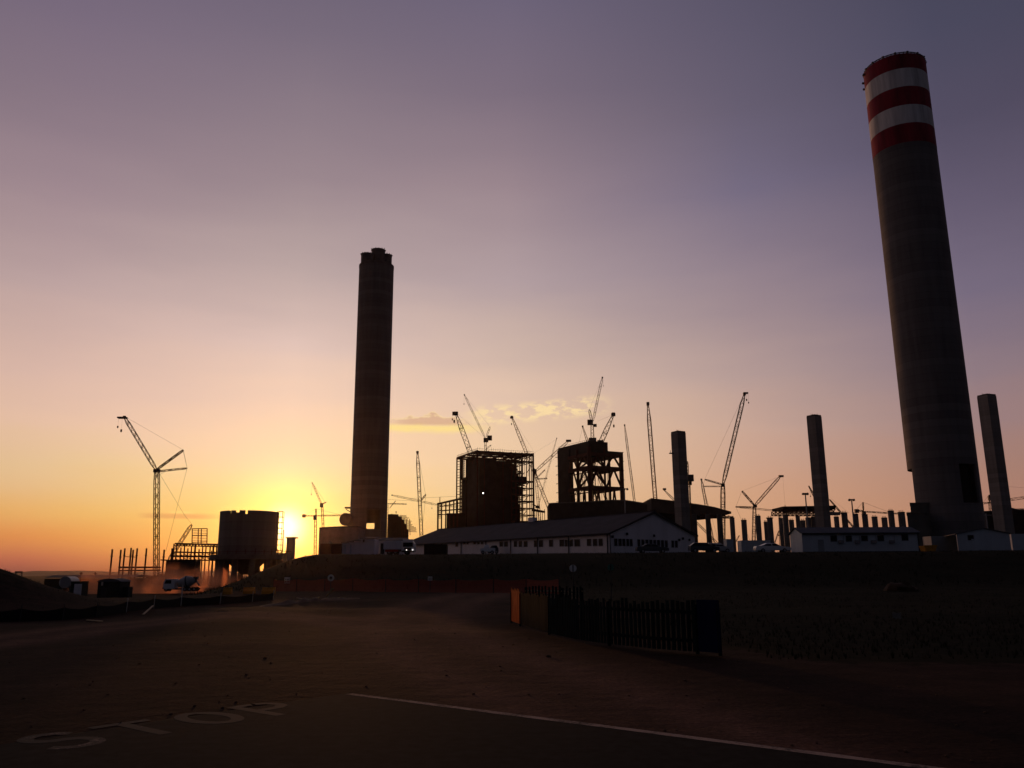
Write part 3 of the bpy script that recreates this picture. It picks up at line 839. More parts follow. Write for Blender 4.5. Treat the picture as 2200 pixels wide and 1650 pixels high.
# between the left chimney and the boilers
crane('near upright lattice boom right of the plain chimney', 640, [('main_boom', (905, 1140), (897, 973), 6.5), ('back_strut', (906, 1074), (915, 1062), 2.5)],
      [((898, 973), (914, 1062)), ((915, 1062), (907, 1140))], [], [], name='crawler_crane')
crane('tower crane with long level jib crossing the upright boom', 760, [('mast', (941, 1150), (941, 1084), 3), ('jib', (941, 1085), (843, 1064), 3.2), ('counter_jib', (941, 1085), (985, 1089), 3), ('cat_head', (945, 1084), (945, 1068), 1.6)],
      [((945, 1068), (880, 1071)), ((945, 1068), (984, 1066))], [(928, 1084, 1092, 1.4)], [], base='mast', name='tower_crane')
crane('distant tower crane with thin jib beside the plain chimney', 900, [('mast', (833, 1150), (833, 1084), 2.5), ('jib', (833, 1082), (873, 1083), 1.8), ('cat_head', (837, 1092), (850, 1076), 1.2)],
      [((833, 1073), (900, 1077))], [], [], base='mast', name='tower_crane')
# on and behind the dense boiler
crane('heavy boom rising behind the left end of the dense boiler', 830, [('main_boom', (1009, 968), (980, 890), 9.5)], [((982, 888), (1040, 940))], [(976, 892, 905, 3.5), (972, 890, 901, 2.2)], [('boom_tip', 972, 885, 984, 892, 'steel')], name='crawler_crane', linew=.06)
crane('luffing tower crane with long thin jib on the dense boiler', 750, [('mast', (1044, 985), (1043, 946), 5), ('jib', (1042, 940), (998, 849), 3.4), ('a_frame', (1045, 938), (1053, 917), 3)],
      [((999, 850), (1053, 917))], [(997, 853, 868, 1.5)], [('machine_house', 1039, 941, 1049, 950, 'steel'), ('counterweight', 1047, 936, 1057, 946, 'steel')], base='mast', name='luffing_crane', linew=.06)
crane('short derrick crane on the roof of the dense boiler', 762, [('mast', (1045, 975), (1045, 963), 3.0), ('jib', (1045, 964), (1054, 957), 2.4)], [((1054, 957), (1058, 972))], [], [], base='mast', name='derrick_crane')
crane('leaning lattice boom behind the right end of the dense boiler', 820, [('main_boom', (1133, 978), (1100, 897), 6)], [((1101, 897), (1150, 975)), ((1101, 900), (1142, 978))], [(1099, 899, 911, 2)], [('boom_tip', 1096, 895, 1103, 899, 'steel')], name='crawler_crane', linew=.05)
crane('crawler crane with jib slanting right between both boilers', 800, [('mast', (1158, 1100), (1150, 1016), 5), ('jib', (1150, 1013), (1221, 948), 5), ('back_strut', (1153, 1027), (1171, 1009), 2), ('lower_strut', (1153, 1029), (1176, 1028), 2)],
      [((1171, 1009), (1176, 1028)), ((1176, 1028), (1160, 1100)), ((1222, 948), (1171, 1009))], [(1198, 965, 987, 1.2)], [('mast_cap', 1145, 1008, 1153, 1020, 'steel'), ('jib_runner', 1216, 945, 1227, 949, 'steel')], m='crane_red', name='crawler_crane', linew=.05)
crane('thin far boom between both boilers leaning right', 980, [('main_boom', (1176, 1015), (1196, 942), 2.6)], [((1195, 944), (1140, 978))], [], [], name='crawler_crane', linew=.05)
# on the open boiler frame
crane('luffing tower crane on the open boiler frame, highest jib in view', 755, [('mast', (1274, 950), (1272, 912), 6.5), ('jib', (1274, 905), (1294, 812), 4.2), ('a_frame', (1271, 905), (1266, 880), 4.5)],
      [((1294, 812), (1266, 880))], [(1296, 815, 829, 1.2)], [('counterweight', 1262, 902, 1274, 913, 'steel'), ('cab', 1275, 911, 1282, 917, 'steel'), ('collar', 1265, 941, 1281, 950, 'steel')], base='mast', name='luffing_crane', linew=.06)
crane('heavy stub boom with hook on the right of the open frame roof', 770, [('main_boom', (1291, 950), (1317, 892), 9.5)], [((1312, 893), (1284, 905))], [(1318, 893, 915, 3.2)], [('boom_tip', 1313, 888, 1322, 894, 'steel'), ('machine_house', 1283, 946, 1296, 951, 'steel')], base='crawler', name='crawler_crane', linew=.06)
crane('short boom leaning left on the open boiler frame roof', 765, [('main_boom', (1262, 948), (1252, 917), 4.5)], [((1252, 917), (1244, 951))], [], [], name='crawler_crane', linew=.08)
# right of the open frame
crane('slim leaning boom right of the open boiler frame', 700, [('main_boom', (1364, 1085), (1342, 914), 3.8)], [((1343, 914), (1364, 1060))], [], [], name='crawler_crane', linew=.05)
crane('tall upright boom above the end of the turbine hall roof', 620, [('main_boom', (1408, 1075), (1392, 870), 7.2)], [], [], [('boom_tip', 1389, 864, 1395, 870, 'steel')], m='crane_red', name='crawler_crane')
crane('small boom leaning left beside the shed ridge', 600, [('main_boom', (1449, 1075), (1426, 1052), 3.4)], [], [], [('boom_tip', 1424, 1049, 1431, 1053, 'steel')], name='crawler_crane')
crane('large crawler crane with fixed struts and jib leaning right', 520, [('mast', (1553, 1175), (1553, 1045), 8), ('jib', (1553, 1042), (1599, 848), 7), ('back_strut', (1552, 1041), (1514, 1030), 2.6), ('lower_strut', (1552, 1045), (1511, 1045), 2)],
      [((1598, 848), (1514, 1030)), ((1514, 1030), (1511, 1045)), ((1511, 1045), (1546, 1172))], [(1603, 845, 859, 2.4), (1607, 845, 865, 2.0)], [('jib_runner', 1597, 843, 1607, 846, 'steel'), ('mast_cap', 1549, 1039, 1557, 1046, 'steel')], name='crawler_crane', linew=.08)
crane('slim lattice boom left of the large strutted crane', 560, [('main_boom', (1518, 1090), (1507, 1031), 4.5)], [((1508, 1031), (1523, 1090))], [], [], name='crawler_crane')
crane('crawler crane with jib slanting right over the concrete columns', 540, [('mast', (1619, 1178), (1621, 1090), 6), ('jib', (1622, 1086), (1676, 1024), 5), ('back_strut', (1621, 1086), (1594, 1055), 3), ('lower_strut', (1621, 1090), (1581, 1089), 2.6)],
      [((1675, 1024), (1594, 1055)), ((1594, 1055), (1581, 1089)), ((1581, 1089), (1616, 1172))], [(1682, 1026, 1086, 1.3)], [('jib_runner', 1673, 1021, 1683, 1025, 'steel'), ('mast_cap', 1618, 1084, 1626, 1090, 'steel')], m='crane_red', name='crawler_crane', linew=.08)
crane('tower crane with level jib just above the concrete columns', 640, [('mast', (1674, 1160), (1674, 1098), 3), ('jib', (1674, 1098), (1582, 1089), 3), ('counter_jib', (1674, 1098), (1692, 1100), 3)], [], [], [], base='mast', name='tower_crane')
crane('construction lift tower standing against the first square shaft', 470, [('mast', (1478, 1110), (1477, 1025), 8.5), ('jib', (1478, 1020), (1477, 993), 3)], [], [], [('lift_platform', 1474, 1020, 1490, 1034, 'steel'), ('lift_cab', 1479, 1034, 1486, 1042, 'steel')], base='mast', name='lift_tower')
crane('little boom left of the second square shaft', 600, [('main_boom', (1748, 1064), (1738, 1045), 2.6)], [], [(1740, 1050, 1066, 1.6)], [], name='crawler_crane')
crane('faint boom leaning left behind the second square shaft', 640, [('main_boom', (1808, 1103), (1783, 1074), 2.4)], [((1784, 1070), (1824, 1102))], [], [], name='crawler_crane', linew=.05)
crane('tower crane with heavy counterweight above the right column row', 560, [('mast', (1856, 1110), (1855, 1098), 4), ('jib', (1855, 1099), (1935, 1104), 2.4), ('counter_jib', (1855, 1098), (1838, 1097), 3), ('cat_head', (1855, 1097), (1854, 1079), 2.2)],
      [((1854, 1079), (1915, 1102)), ((1854, 1079), (1838, 1097))], [], [('counterweight', 1836, 1094, 1845, 1102, 'steel'), ('cab', 1852, 1099, 1860, 1106, 'steel')], base='mast', name='tower_crane')
crane('tower crane between the striped chimney and last square shaft', 560, [('mast', (2127, 1110), (2126, 1078), 4), ('jib', (2126, 1080), (2215, 1067), 5), ('counter_jib', (2126, 1080), (2107, 1082), 3), ('cat_head', (2126, 1078), (2125, 1063), 2)],
      [((2125, 1063), (2112, 1080)), ((2140, 1044), (2205, 1048))], [], [('cab', 2123, 1066, 2130, 1075, 'steel')], base='mast', name='tower_crane', linew=.07)
crane('tower crane jib at the right edge above the dark plant', 620, [('mast', (2196, 1120), (2196, 1093), 4), ('jib', (2196, 1094), (2168, 1096), 3.6), ('counter_jib', (2196, 1094), (2215, 1093), 3.6)], [], [], [], base='mast', name='tower_crane')

crane('tiny crane between the seventh column and the one before it', 500, [('main_boom', (1666, 1162), (1673, 1141), 1.6)], [], [(1672, 1142, 1150, 1.6)], [], m='crane_red', name='crawler_crane')
crane('tiny crane in the gap between second and third columns', 500, [('main_boom', (1583, 1160), (1588, 1151), 1.6)], [], [], [], m='crane_red', name='crawler_crane')

# ------------------------------------------------------------------ boilers
def level(px, py, Y): return P(px, py, Y).z
def dense_boiler():
    C = P(1026, 967, 720); zt = C.z; C.z = 0
    u = Vector((-21.0, 46.0, 0)); v = Vector((49.0, 22.0, 0))
    zg = 4.3
    o = thing('boiler_house', 'dense dark boiler tower under construction, left of the open frame', 'boiler tower', (C.x, C.y, zg), 'boiler towers under construction')
    def pt(a, b, z): return Vector((C.x, C.y, 0)) + u * a + v * b + Vector((0, 0, z))
    H = zt - zg
    # hanging casing: main block, with a lower shoulder on each side
    mb = MB()
    def blk(a0, a1, b0, b1, f0, f1): mb.obox(pt(a0, b0, zg + H * f0), u * (a1 - a0), v * (b1 - b0), (0, 0, H * (f1 - f0)))
    blk(.10, .62, .05, .64, 0, .925); blk(.62, .82, .03, .40, 0, .80); blk(.1, .7, .64, .72, 0, .90); blk(.12, .7, .72, .78, 0, .82); blk(.02, .10, .04, .34, 0.0, .93); blk(.3, .5, .10, .34, .92, .96)
    blk(.0, .9, .0, .80, 0, .24); blk(.64, .70, .05, .3, .8, .97); blk(.02, .12, .3, .62, .3, .6); blk(.0, .5, .62, .80, .62, .70); blk(.62, .8, .40, .56, 0, .93)
    blk(.1, .6, .74, .80, 0, .55)
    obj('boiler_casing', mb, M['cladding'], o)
    # roof girders and railing
    mb = MB()
    for a in (0, .25, .5, .75, 1): mb.beam(pt(a, 0, zt - 1.2), pt(a, 1.0, zt - 1.2 - (0 if a < .6 else 1)), .9, 1.6)
    for b in (0, .2, .4, .6, .8, 1): mb.beam(pt(0, b, zt - .6), pt(1, b, zt - .6), .8, 1.4)
    for k in range(26):
        b = k / 25
        mb.beam(pt(0, b, zt), pt(0, b, zt + 1.5 + random.random() * 1.2), .18); mb.beam(pt(b, 0, zt), pt(b, 0, zt + 1.5 + random.random()), .18)
    mb.beam(pt(0, 0, zt + 1.4), pt(0, 1, zt + 1.4), .16); mb.beam(pt(0, 0, zt + 1.4), pt(1, 0, zt + 1.4), .16)
    obj('roof_girder', mb, M['oxide'], o)
    # columns on the open sides
    for b, w in ((0, 1.2), (.12, .7), (.45, .8), (.60, .9), (.68, 1.1), (.745, .7), (.80, 1.0), (.875, .8), (.93, .9), (.965, .7), (1.0, 1.7)):
        obj('column', MB().beam(pt(0, b, zg), pt(0, b, zt), w), M['oxide'], o)
    for a, w in ((.72, .8), (.82, 1.3), (1.0, 1.2)):
        obj('column', MB().beam(pt(a, 0, zg), pt(a, 0, zt - .5), w), M['oxide'], o)
    for a, b in ((1, .35), (1, .7), (1, 1), (.5, 1)):
        obj('column', MB().beam(pt(a, b, zg), pt(a, b, zt - 1), .8), M['oxide'], o)
    # floors on the right side (galleries with gaps of sky), stair ladder on the left
    mb = MB()
    for k in range(1, 17):
        z = zg + H * (.05 + .058 * k) 
        if k in (13, 14): continue
        mb.beam(pt(0, .60, z), pt(0, 1.0, z), 2.0, .8 + .7 * (k % 3 == 0)); mb.beam(pt(.35, .66, z + 1), pt(.35, 1, z + 1), 2.0, .8); mb.beam(pt(.7, .66, z), pt(.7, 1, z), 1.2, .6); mb.beam(pt(0, 1, z), pt(.7, 1, z), .6, .6); mb.beam(pt(0, .8, z), pt(.7, .8, z), .6, .6)
    obj('gallery_floor', mb, M['oxide'], o)
    mb = MB()
    for k in range(22):
        z = zg + H * (.03 + .042 * k); b = .62 + .30 * ((k * 37) % 11) / 11
        mb.beam(pt(.02, b, z), pt(.02, b + .06, z + H * .04), .5); mb.beam(pt(.3, b - .03, z), pt(.3, b + .05, z + H * .042), .5)
    obj('gallery_brace', mb, M['oxide'], o)
    obj('gallery_block', MB().obox(pt(0, .70, zg + H * .73), u * .3, v * .17, (0, 0, H * .06)), M['cladding'], o)
    mb = MB()
    for k in range(34):
        z = zg + H * .13 + k * H * .85 / 34
        mb.beam(pt(.82, 0, z), pt(1, 0, z + (0.7 if k % 4 else 0)), .28 if k % 3 else .6)
    obj('stair_ladder', mb, M['oxide'], o)
    # small cladding gap near the upper left with sky through it: upper beams
    mb = MB()
    for k in range(8): mb.beam(pt(.80, 0, zg + H * (.8 + .02 * k)), pt(.60, 0, zg + H * (.8 + .02 * k)), .3)
    for a in (.64, .70, .76): mb.beam(pt(a, 0, zg + H * .78), pt(a, 0, zt - 1), .8)
    obj('upper_bracing', mb, M['oxide'], o)
    mb = MB(); rs = random.Random(5)
    for k in range(46):                      # stub platforms and hung staging that break the outline
        z = zg + H * (.26 + .70 * k / 46)
        b0 = .70 + .06 * rs.random() - (.10 if z > zg + H * .84 else 0); mb.beam(pt(.1, b0, z), pt(.1, b0 + .05 + .08 * rs.random(), z), .5, .5 + rs.random())
        if k % 2: mb.beam(pt(.80 + .02 * rs.random(), .03, z), pt(.88 + .05 * rs.random(), .03, z), .5, .4 + .8 * rs.random())
    for k in range(30):
        b = .02 + .93 * k / 29; mb.beam(pt(.1, b, zg + H * (.90 if b < .66 else .8)), pt(.1, b, zt - .8 - rs.random()), .35 + .4 * (k % 4 == 0))
        if k % 3 == 0: mb.beam(pt(.3, b, zg + H * .9), pt(.3, min(1, b + .06), zt - 1), .4)
    mb.beam(pt(.84, .03, zg + H * .25), pt(.84, .03, zg + H * .97), .4); mb.beam(pt(.1, .74, zg + H * .25), pt(.1, .74, zt - 1), .5)
    mb.beam(pt(.1, 0, zt - 1.5), pt(.1, 1, zt - 1.5), .5); mb.beam(pt(.3, 0, zt - 1.4), pt(.3, 1, zt - 1.4), .5)
    obj('staging', mb, M['oxide'], o)
    # lit work lamp on the casing
    q = P(1038, 1059.5, 716)
    obj('work_lamp', MB().ball(q, .62, .62, .62, 10, 6), M['worklight'], o)
dense_boiler()

def annex():
    # low steel pipe rack left of the dense boiler
    Y = 735
    a, b = P(940, 1082, Y), P(990, 1070, Y)
    zg = 4.3
    o = thing('pipe_rack', 'low red steel rack left of the dense boiler tower', 'steel frame', (a.x, Y, zg))
    for px in (941, 949, 958, 966, 975, 983):
        t = (px - 940) / 50
        q = P(px, 1082 - 12 * t, Y)
        obj('post', MB().beam((q.x, Y, zg), (q.x, Y, q.z), 1.1), M['oxide'], o)
    mb = MB()
    for py0, py1, w in ((1083, 1071, 1.6), (1090, 1080, .8), (1098, 1094, 1.0), (1106, 1104, .7)):
        mb.beam(P(939, py0, Y), P(992, py1, Y), w)
    for k in range(10):
        mb.beam(P(942, 1086 + k * 3, Y), P(948, 1086 + k * 3, Y), .5)
    obj('rack_beam', mb, M['oxide'], o)
    mb = MB(); c = P(960, 1103, Y + 6); d = P(1000, 1103, Y + 6)
    mb.obox((c.x, Y + 4, zg), (d.x - c.x, 0, 0), (0, 8, 0), (0, 0, c.z - zg))
    obj('equipment_block', mb, M['cladding'], o)
    # and on its right
    a = P(1145, 1085, 760)
    o = thing('scaffold_platform', 'low red scaffold platform at the right foot of dense boiler', 'scaffold', (a.x, 760, zg))
    mb = MB(); mb.beam(P(1142, 1094, 760), P(1171, 1100, 760), 1.6); mb.beam(P(1144, 1083, 760), P(1157, 1090, 760), .9)
    mb.beam(P(1142, 1097, 760), P(1171, 1101.5, 760), .7); mb.box(P(1155, 1089, 760), (4, 3, 2.2))
    obj('deck', mb, M['oxide'], o)
    mb = MB()
    for px in (1143, 1148, 1153, 1157, 1161, 1165, 1170):
        q = P(px, 1097 + (px - 1143) * .15, 760); mb.beam((q.x, 760, zg), (q.x, 760, q.z + (3 if px > 1168 else 0)), .55)
    obj('scaffold_pole', mb, M['oxide'], o)
annex()

def open_boiler():
    C = P(1265, 947, 735); zt = C.z; C.z = 0
    u = Vector((-25.0, 46.0, 0)); v = Vector((23.0, 12.5, 0))
    zg = 4.3; H = zt - zg
    o = thing('boiler_tower', 'open cross braced boiler frame with cranes on its flat roof', 'boiler tower', (C.x, C.y, zg), 'boiler towers under construction')
    def pt(a, b, z): return Vector((C.x, C.y, 0)) + u * a + v * b + Vector((0, 0, z))
    z1, z2, z3 = level(1265, 975, 735), level(1265, 1004, 735), level(1265, 1047, 735)
    mb = MB()
    mb.obox(pt(0, 0, zt - H * .105), u, v * .78, (0, 0, H * .105))
    obj('roof_block', mb, M['cladding'], o)
    zs_ = level(1312, 969, 745)
    mb = MB().obox(pt(.0, .783, z1 - 1), u * .9, v * .54, (0, 0, zs_ - z1 + 1))
    obj('roof_step', mb, M['cladding'], o)
    mb = MB().obox(pt(.62, -.02, zg), u * .39, v * .16, (0, 0, H - 2))
    obj('lift_core', mb, M['cladding'], o)
    B2 = 1.32
    obj('lift_core', MB().obox(pt(.93, .14, zg), u * .07, v * .30, (0, 0, H - 2)), M['cladding'], o)
    for a, b, w in ((0, 0, 3.4), (0, B2, 3.6), (.36, 0, 2.6), (.36, B2, 2.2), (1, B2, 2.4), (.36, .6, 1.4), (0, .62, 1.8)):
        obj('column', MB().beam(pt(a, b, zg), pt(a, b, zt - H * .05 if b < .9 else zs_ - .3), w), M['oxide'], o)
    for z, h in ((z1, 3.0), (z2, 3.4), (z3, 3.2)):
        mb = MB()
        mb.beam(pt(0, 0, z), pt(0, B2, z), 2.2, h); mb.beam(pt(0, 0, z), pt(.65, 0, z), 2.2, h * .9); mb.beam(pt(.36, 0, z), pt(.36, B2, z), 1.4, h * .8); mb.beam(pt(0, B2, z), pt(1, B2, z), 1.2, h * .7)
        mb.beam(pt(0, 0, z - 4.2), pt(.65, 0, z - 4.2), .8, .8)
        obj('floor_girder', mb, M['oxide'], o)
    mb = MB()
    for za, zb_ in ((zg, z3), (z3, z2), (z2, z1)):
        for (a0, b0, a1, b1) in ((0, 0, 0, B2 / 2), (0, B2 / 2, 0, B2), (0, 0, .36, 0), (.36, 0, .66, 0), (.36, 0, .36, B2)):
            mid = ((a0 + a1) / 2, (b0 + b1) / 2)
            mb.beam(pt(a0, b0, za), pt(mid[0], mid[1], zb_), 1.35); mb.beam(pt(a1, b1, za), pt(mid[0], mid[1], zb_), 1.35)
        for k in range(9):
            b = B2 * (k + .7) / 10
            mb.beam(pt(.3 + .2 * (k % 2), b, za), pt(.3 + .2 * (k % 2), b, zb_), .35)
        for k in range(4):
            mb.beam(pt(.12 + .12 * k, .1, za), pt(.12 + .12 * k, .1, zb_), .4)
    obj('cross_brace', mb, M['oxide'], o)
    mb = MB()
    for k in range(12):
        z = zg + H * (.1 + .075 * k)
        mb.beam(pt(1.0, -.02, z), pt(1.05, -.05, z), .5); mb.beam(pt(0, B2, z), pt(-.04, B2 + .06, z), .5)
    for k in range(16): mb.beam(pt(k / 15, 0, zt), pt(k / 15, 0, zt + 1.3), .2)
    mb.beam(pt(0, 0, zt + 1.2), pt(1, 0, zt + 1.2), .15)
    obj('edge_bracket', mb, M['steel'], o)
open_boiler()

# ------------------------------------------------------------------ turbine hall and far plant
def flat_block(name, label, cat, pts_top, Y0, depth, m, Y1=None, zg=4.2, roof=True):
    """a long block whose roof edge follows the pixels pts_top; its two ends stand at Y0 and Y1"""
    Y1 = Y1 or Y0
    n = len(pts_top); x0, x1 = pts_top[0][0], pts_top[-1][0]
    tops = []
    for px, py in pts_top:
        t = (px - x0) / (x1 - x0); tops.append(P(px, py, Y0 + (Y1 - Y0) * t))
    o = thing(name, label, cat, (tops[0].x, Y0, zg))
    kk = (tops[0].x + tops[-1].x) / (tops[0].y + tops[-1].y) if name == 'plant_works' or name == 'plant_block' else 0.0
    dk = depth * kk
    mb = MB()
    for a, b in zip(tops, tops[1:]):
        mb.hexa([(a.x, a.y, zg), (b.x, b.y, zg), (b.x + dk, b.y + depth, zg), (a.x + dk, a.y + depth, zg), (a.x, a.y, a.z), (b.x, b.y, b.z), (b.x + dk, b.y + depth, b.z), (a.x + dk, a.y + depth, a.z)])
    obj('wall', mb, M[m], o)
    if roof:
        mb = MB()
        for a, b in zip(tops, tops[1:]):
            mb.hexa([(a.x, a.y - .4, a.z + .02), (b.x, b.y - .4, b.z + .02), (b.x + dk, b.y + depth, b.z + .02), (a.x + dk, a.y + depth, a.z + .02), (a.x, a.y - .4, a.z + .8), (b.x, b.y - .4, b.z + .8), (b.x + dk, b.y + depth, b.z + .8), (a.x + dk, a.y + depth, a.z + .8)])
        obj('roof', mb, M['steel'], o)
    return o, tops

flat_block('turbine_hall', 'long low dark turbine hall under the open boiler frame', 'industrial hall', [(1180, 1083), (1214, 1081), (1235, 1081), (1318, 1076), (1347, 1077), (1398, 1085)], 640, 40, 'cladding', 560)
def roof_hall():
    Y0, Y1 = 545, 640
    pts = [(1399, 1070), (1450, 1076), (1500, 1083), (1535, 1089), (1571, 1099)]
    n = len(pts); tops = []
    for px, py in pts:
        t = (px - 1399) / 172; tops.append(P(px, py, Y0 - 60 * t))
    o = thing('roofed_hall', 'half built hall with sloping dark roof on bare concrete columns', 'industrial hall', (tops[0].x, Y0, 4.2))
    mb = MB()
    for k, (a, b) in enumerate(zip(tops, tops[1:])):
        th = (9, 8, 7, 5)[k]; th2 = (8, 7, 5, 1.2)[k]
        mb.hexa([(a.x, a.y, a.z - th), (b.x, b.y, b.z - th2), (b.x, b.y + 46, b.z - th2), (a.x, a.y + 46, a.z - th), (a.x, a.y, a.z), (b.x, b.y, b.z), (b.x, b.y + 46, b.z), (a.x, a.y + 46, a.z)])
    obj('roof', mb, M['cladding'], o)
    a, b = P(1399, 1095, 540), P(1478, 1095, 530)
    obj('wall', MB().obox((a.x, 542, 4.2), (b.x - a.x, -10, 0), (0, 40, 0), (0, 0, a.z - 4.2)), M['cladding'], o)
    mb = MB()
    for k in range(7):
        x0, x1 = 1505 + 10 * k, 1515 + 10 * k
        t0 = P(x0, 1097 + .12 * (x0 - 1505) + 4, 500); t1 = P(x1, 1097 + .12 * (x1 - 1505) + 4, 500)
        b0 = P(x0, 1113, 500); b1 = P(x1, 1113, 500)
        mb.beam(b0, b1, .6); mb.beam(b0, t1, .5); mb.beam(t0, b1, .5); mb.beam(b1, t1, .4)
    obj('roof_truss', mb, M['oxide'], o)
    for px, w in ((1487, 20), (1521, 11), (1546, 12)):
        q = P(px, 1112, 490)
        obj('column', MB().tube((q.x, 490, 4), (q.x, 490, q.z + 2), w * 490 / F / 2, n=14), M['dark_concrete'], o, smooth=True)
    q = P(1500, 1135, 495)
roof_hall()

def acc_columns():
    data = [(1572.5, 11, 1112, 0), (1598, 12, 1117, 0), (1628, 12, 1108, 0), (1644.5, 8, 1121, 1), (1653.5, 12.5, 1112, 0), (1677, 9, 1113, 1), (1687, 12, 1105, 0), (1700, 11, 1117, 1),
            (1713.5, 9.5, 1108, 1), (1724.5, 11, 1118, 0), (1736, 12, 1112, 0), (1748, 12, 1110, 0), (1777, 11, 1103, 0), (1796.5, 11, 1110, 1), (1813.5, 13, 1101, 0), (1837.5, 12, 1104, 0), (1857.5, 12.5, 1105, 0),
            (1878.5, 12.5, 1110, 1), (1899.5, 12.5, 1112, 1), (1913.5, 13, 1097, 0), (1936, 15, 1100, 0), (1954, 11, 1103, 0)]
    names = ['leftmost', 'second', 'third', 'fourth', 'fifth', 'sixth', 'seventh', 'eighth', 'ninth', 'tenth', 'eleventh', 'twelfth', 'thirteenth', 'fourteenth', 'fifteenth', 'sixteenth', 'seventeenth', 'eighteenth', 'nineteenth', 'twentieth', 'twenty-first', 'rightmost']
    for k, (px, w, py, back) in enumerate(data):
        Y = 455 + 45 * back
        q = P(px, py, Y); r = w * Y / F / 2 / 1.06
        zg = 4.0
        bare = ', formwork on its head' if k == 4 else ''
        o = thing('concrete_column', names[k] + ' free standing concrete column counting from the left' + bare, 'column', (q.x, Y, zg), 'free standing concrete columns')
        mb = MB().tube((q.x, Y, zg), (q.x, Y, q.z - .5), r, n=16)
        obj('column_shaft', mb, M['shaft'], o, smooth=True)
        mb = MB().tube((q.x, Y, q.z - .5), (q.x, Y, q.z), r * (1.25 if k == 4 else 1.04), n=16)
        for a in range(6): mb.beam((q.x + r * .6 * math.cos(a), Y + r * .6 * math.sin(a), q.z), (q.x + r * .6 * math.cos(a), Y + r * .6 * math.sin(a), q.z + .9), .12)
        obj('column_head', mb, M['dark_concrete'], o, smooth=True)
    # deck with truss on the columns
    Y = 452
    a, b = P(1682, 1088, Y), P(1793, 1087, Y + 8)
    o = thing('steel_deck', 'dark truss deck resting on columns left of second square shaft', 'steel deck', (a.x, Y, a.z))
    mb = MB(); top0, top1 = P(1682, 1088, Y), P(1795, 1086, Y)
    low0, low1 = P(1684, 1094, Y), P(1795, 1094, Y)
    mb.hexa([low0, low1, low1 + Vector((0, 20, 0)), low0 + Vector((0, 20, 0)), top0, top1, top1 + Vector((0, 20, 0)), top0 + Vector((0, 20, 0))])
    obj('deck_slab', mb, M['cladding'], o)
    mb = MB()
    for yy in (0, 20):
        for k in range(12):
            x0 = 1682 + 9.4 * k; x1 = x0 + 9.4
            t0, t1 = P(x0, 1094, Y), P(x1, 1094, Y); b0, b1 = P(x0, 1103, Y), P(x1, 1103, Y)
            dy = Vector((0, yy, 0))
            for p_, q_ in ((b0, b1), (b0, t1), (t0, b1), (b0, t0)): mb.beam(p_ + dy, q_ + dy, .45)
    mb.beam(P(1676, 1100, Y), P(1688, 1088, Y), .5)
    obj('deck_truss', mb, M['oxide'], o)
    a = P(1766, 1101, 450); b = P(1801, 1106, 450)
    o = thing('edge_beam', 'pale beam resting on column heads right of the truss deck', 'beam', (a.x, 448, a.z))
    obj('beam_body', MB().obox((a.x, 447, a.z - 1.6), (b.x - a.x, 0, 0), (0, 3, 0), (0, 0, 1.6)), M['concrete'], o)
acc_columns()

def far_right_plant():
    flat_block('plant_block', 'dark plant building behind the last square shaft', 'industrial building', [(2112, 1101), (2135, 1100), (2170, 1093), (2186, 1097), (2240, 1098)], 480, 40, 'cladding')
    a = P(2114, 1100, 420)
    o = thing('pipe_mast', 'thin pale pole standing right of the striped chimney foot', 'pole', (P(2124, 1150, 300).x, 300, 4.4))
    obj('pole', MB().tube((P(2124, 1150, 300).x, 300, 4.4), (P(2124, 1150, 300).x, 300, P(2121, 1103, 300).z), .35, .22, n=10), M['galv'], o)
    q = P(2121, 1103, 300)
    obj('cross_arm', MB().beam((q.x - 1.5, 300, q.z - .6), (q.x + 1.5, 300, q.z - .6), .25), M['galv'], o)
    o, tops = flat_block('plant_works', 'stepped dark works with ragged scaffolding right of the plain chimney', 'industrial building', [(833, 1105), (843, 1104), (843.5, 1104.5), (856, 1105), (856.5, 1109), (862, 1110), (862.5, 1115), (868, 1117), (868.5, 1124), (873, 1126), (873.5, 1136), (878, 1138)], 600, 30, 'cladding', roof=False)
    mb = MB()
    for k in range(16):
        py = 1107 + 2.3 * k
        mb.beam(P(858 + k * .7, py, 598), P(874 + k * 1.5 + random.uniform(-3, 3), py + 1.2, 598), .35)
    for px, py in ((863, 1110), (868, 1113), (873, 1116), (880, 1115)): mb.beam(P(px, py, 598), P(px + 1, 1150, 598), .4)
    mb.beam(P(851, 1103, 598), P(851, 1098, 598), .5)
    obj('scaffolding', mb, M['oxide'], o)
    o, tops = flat_block('orange_wall_block', 'plain low concrete block glowing orange at the plain chimney foot', 'concrete building', [(686, 1136), (700, 1135), (715, 1134), (748, 1133), (770, 1133)], 520, 30, 'concrete')
    obj('door', MB().box((tops[2].x, 519.8, 6.0), (5, .3, 4)), M['trim'], o)
far_right_plant()

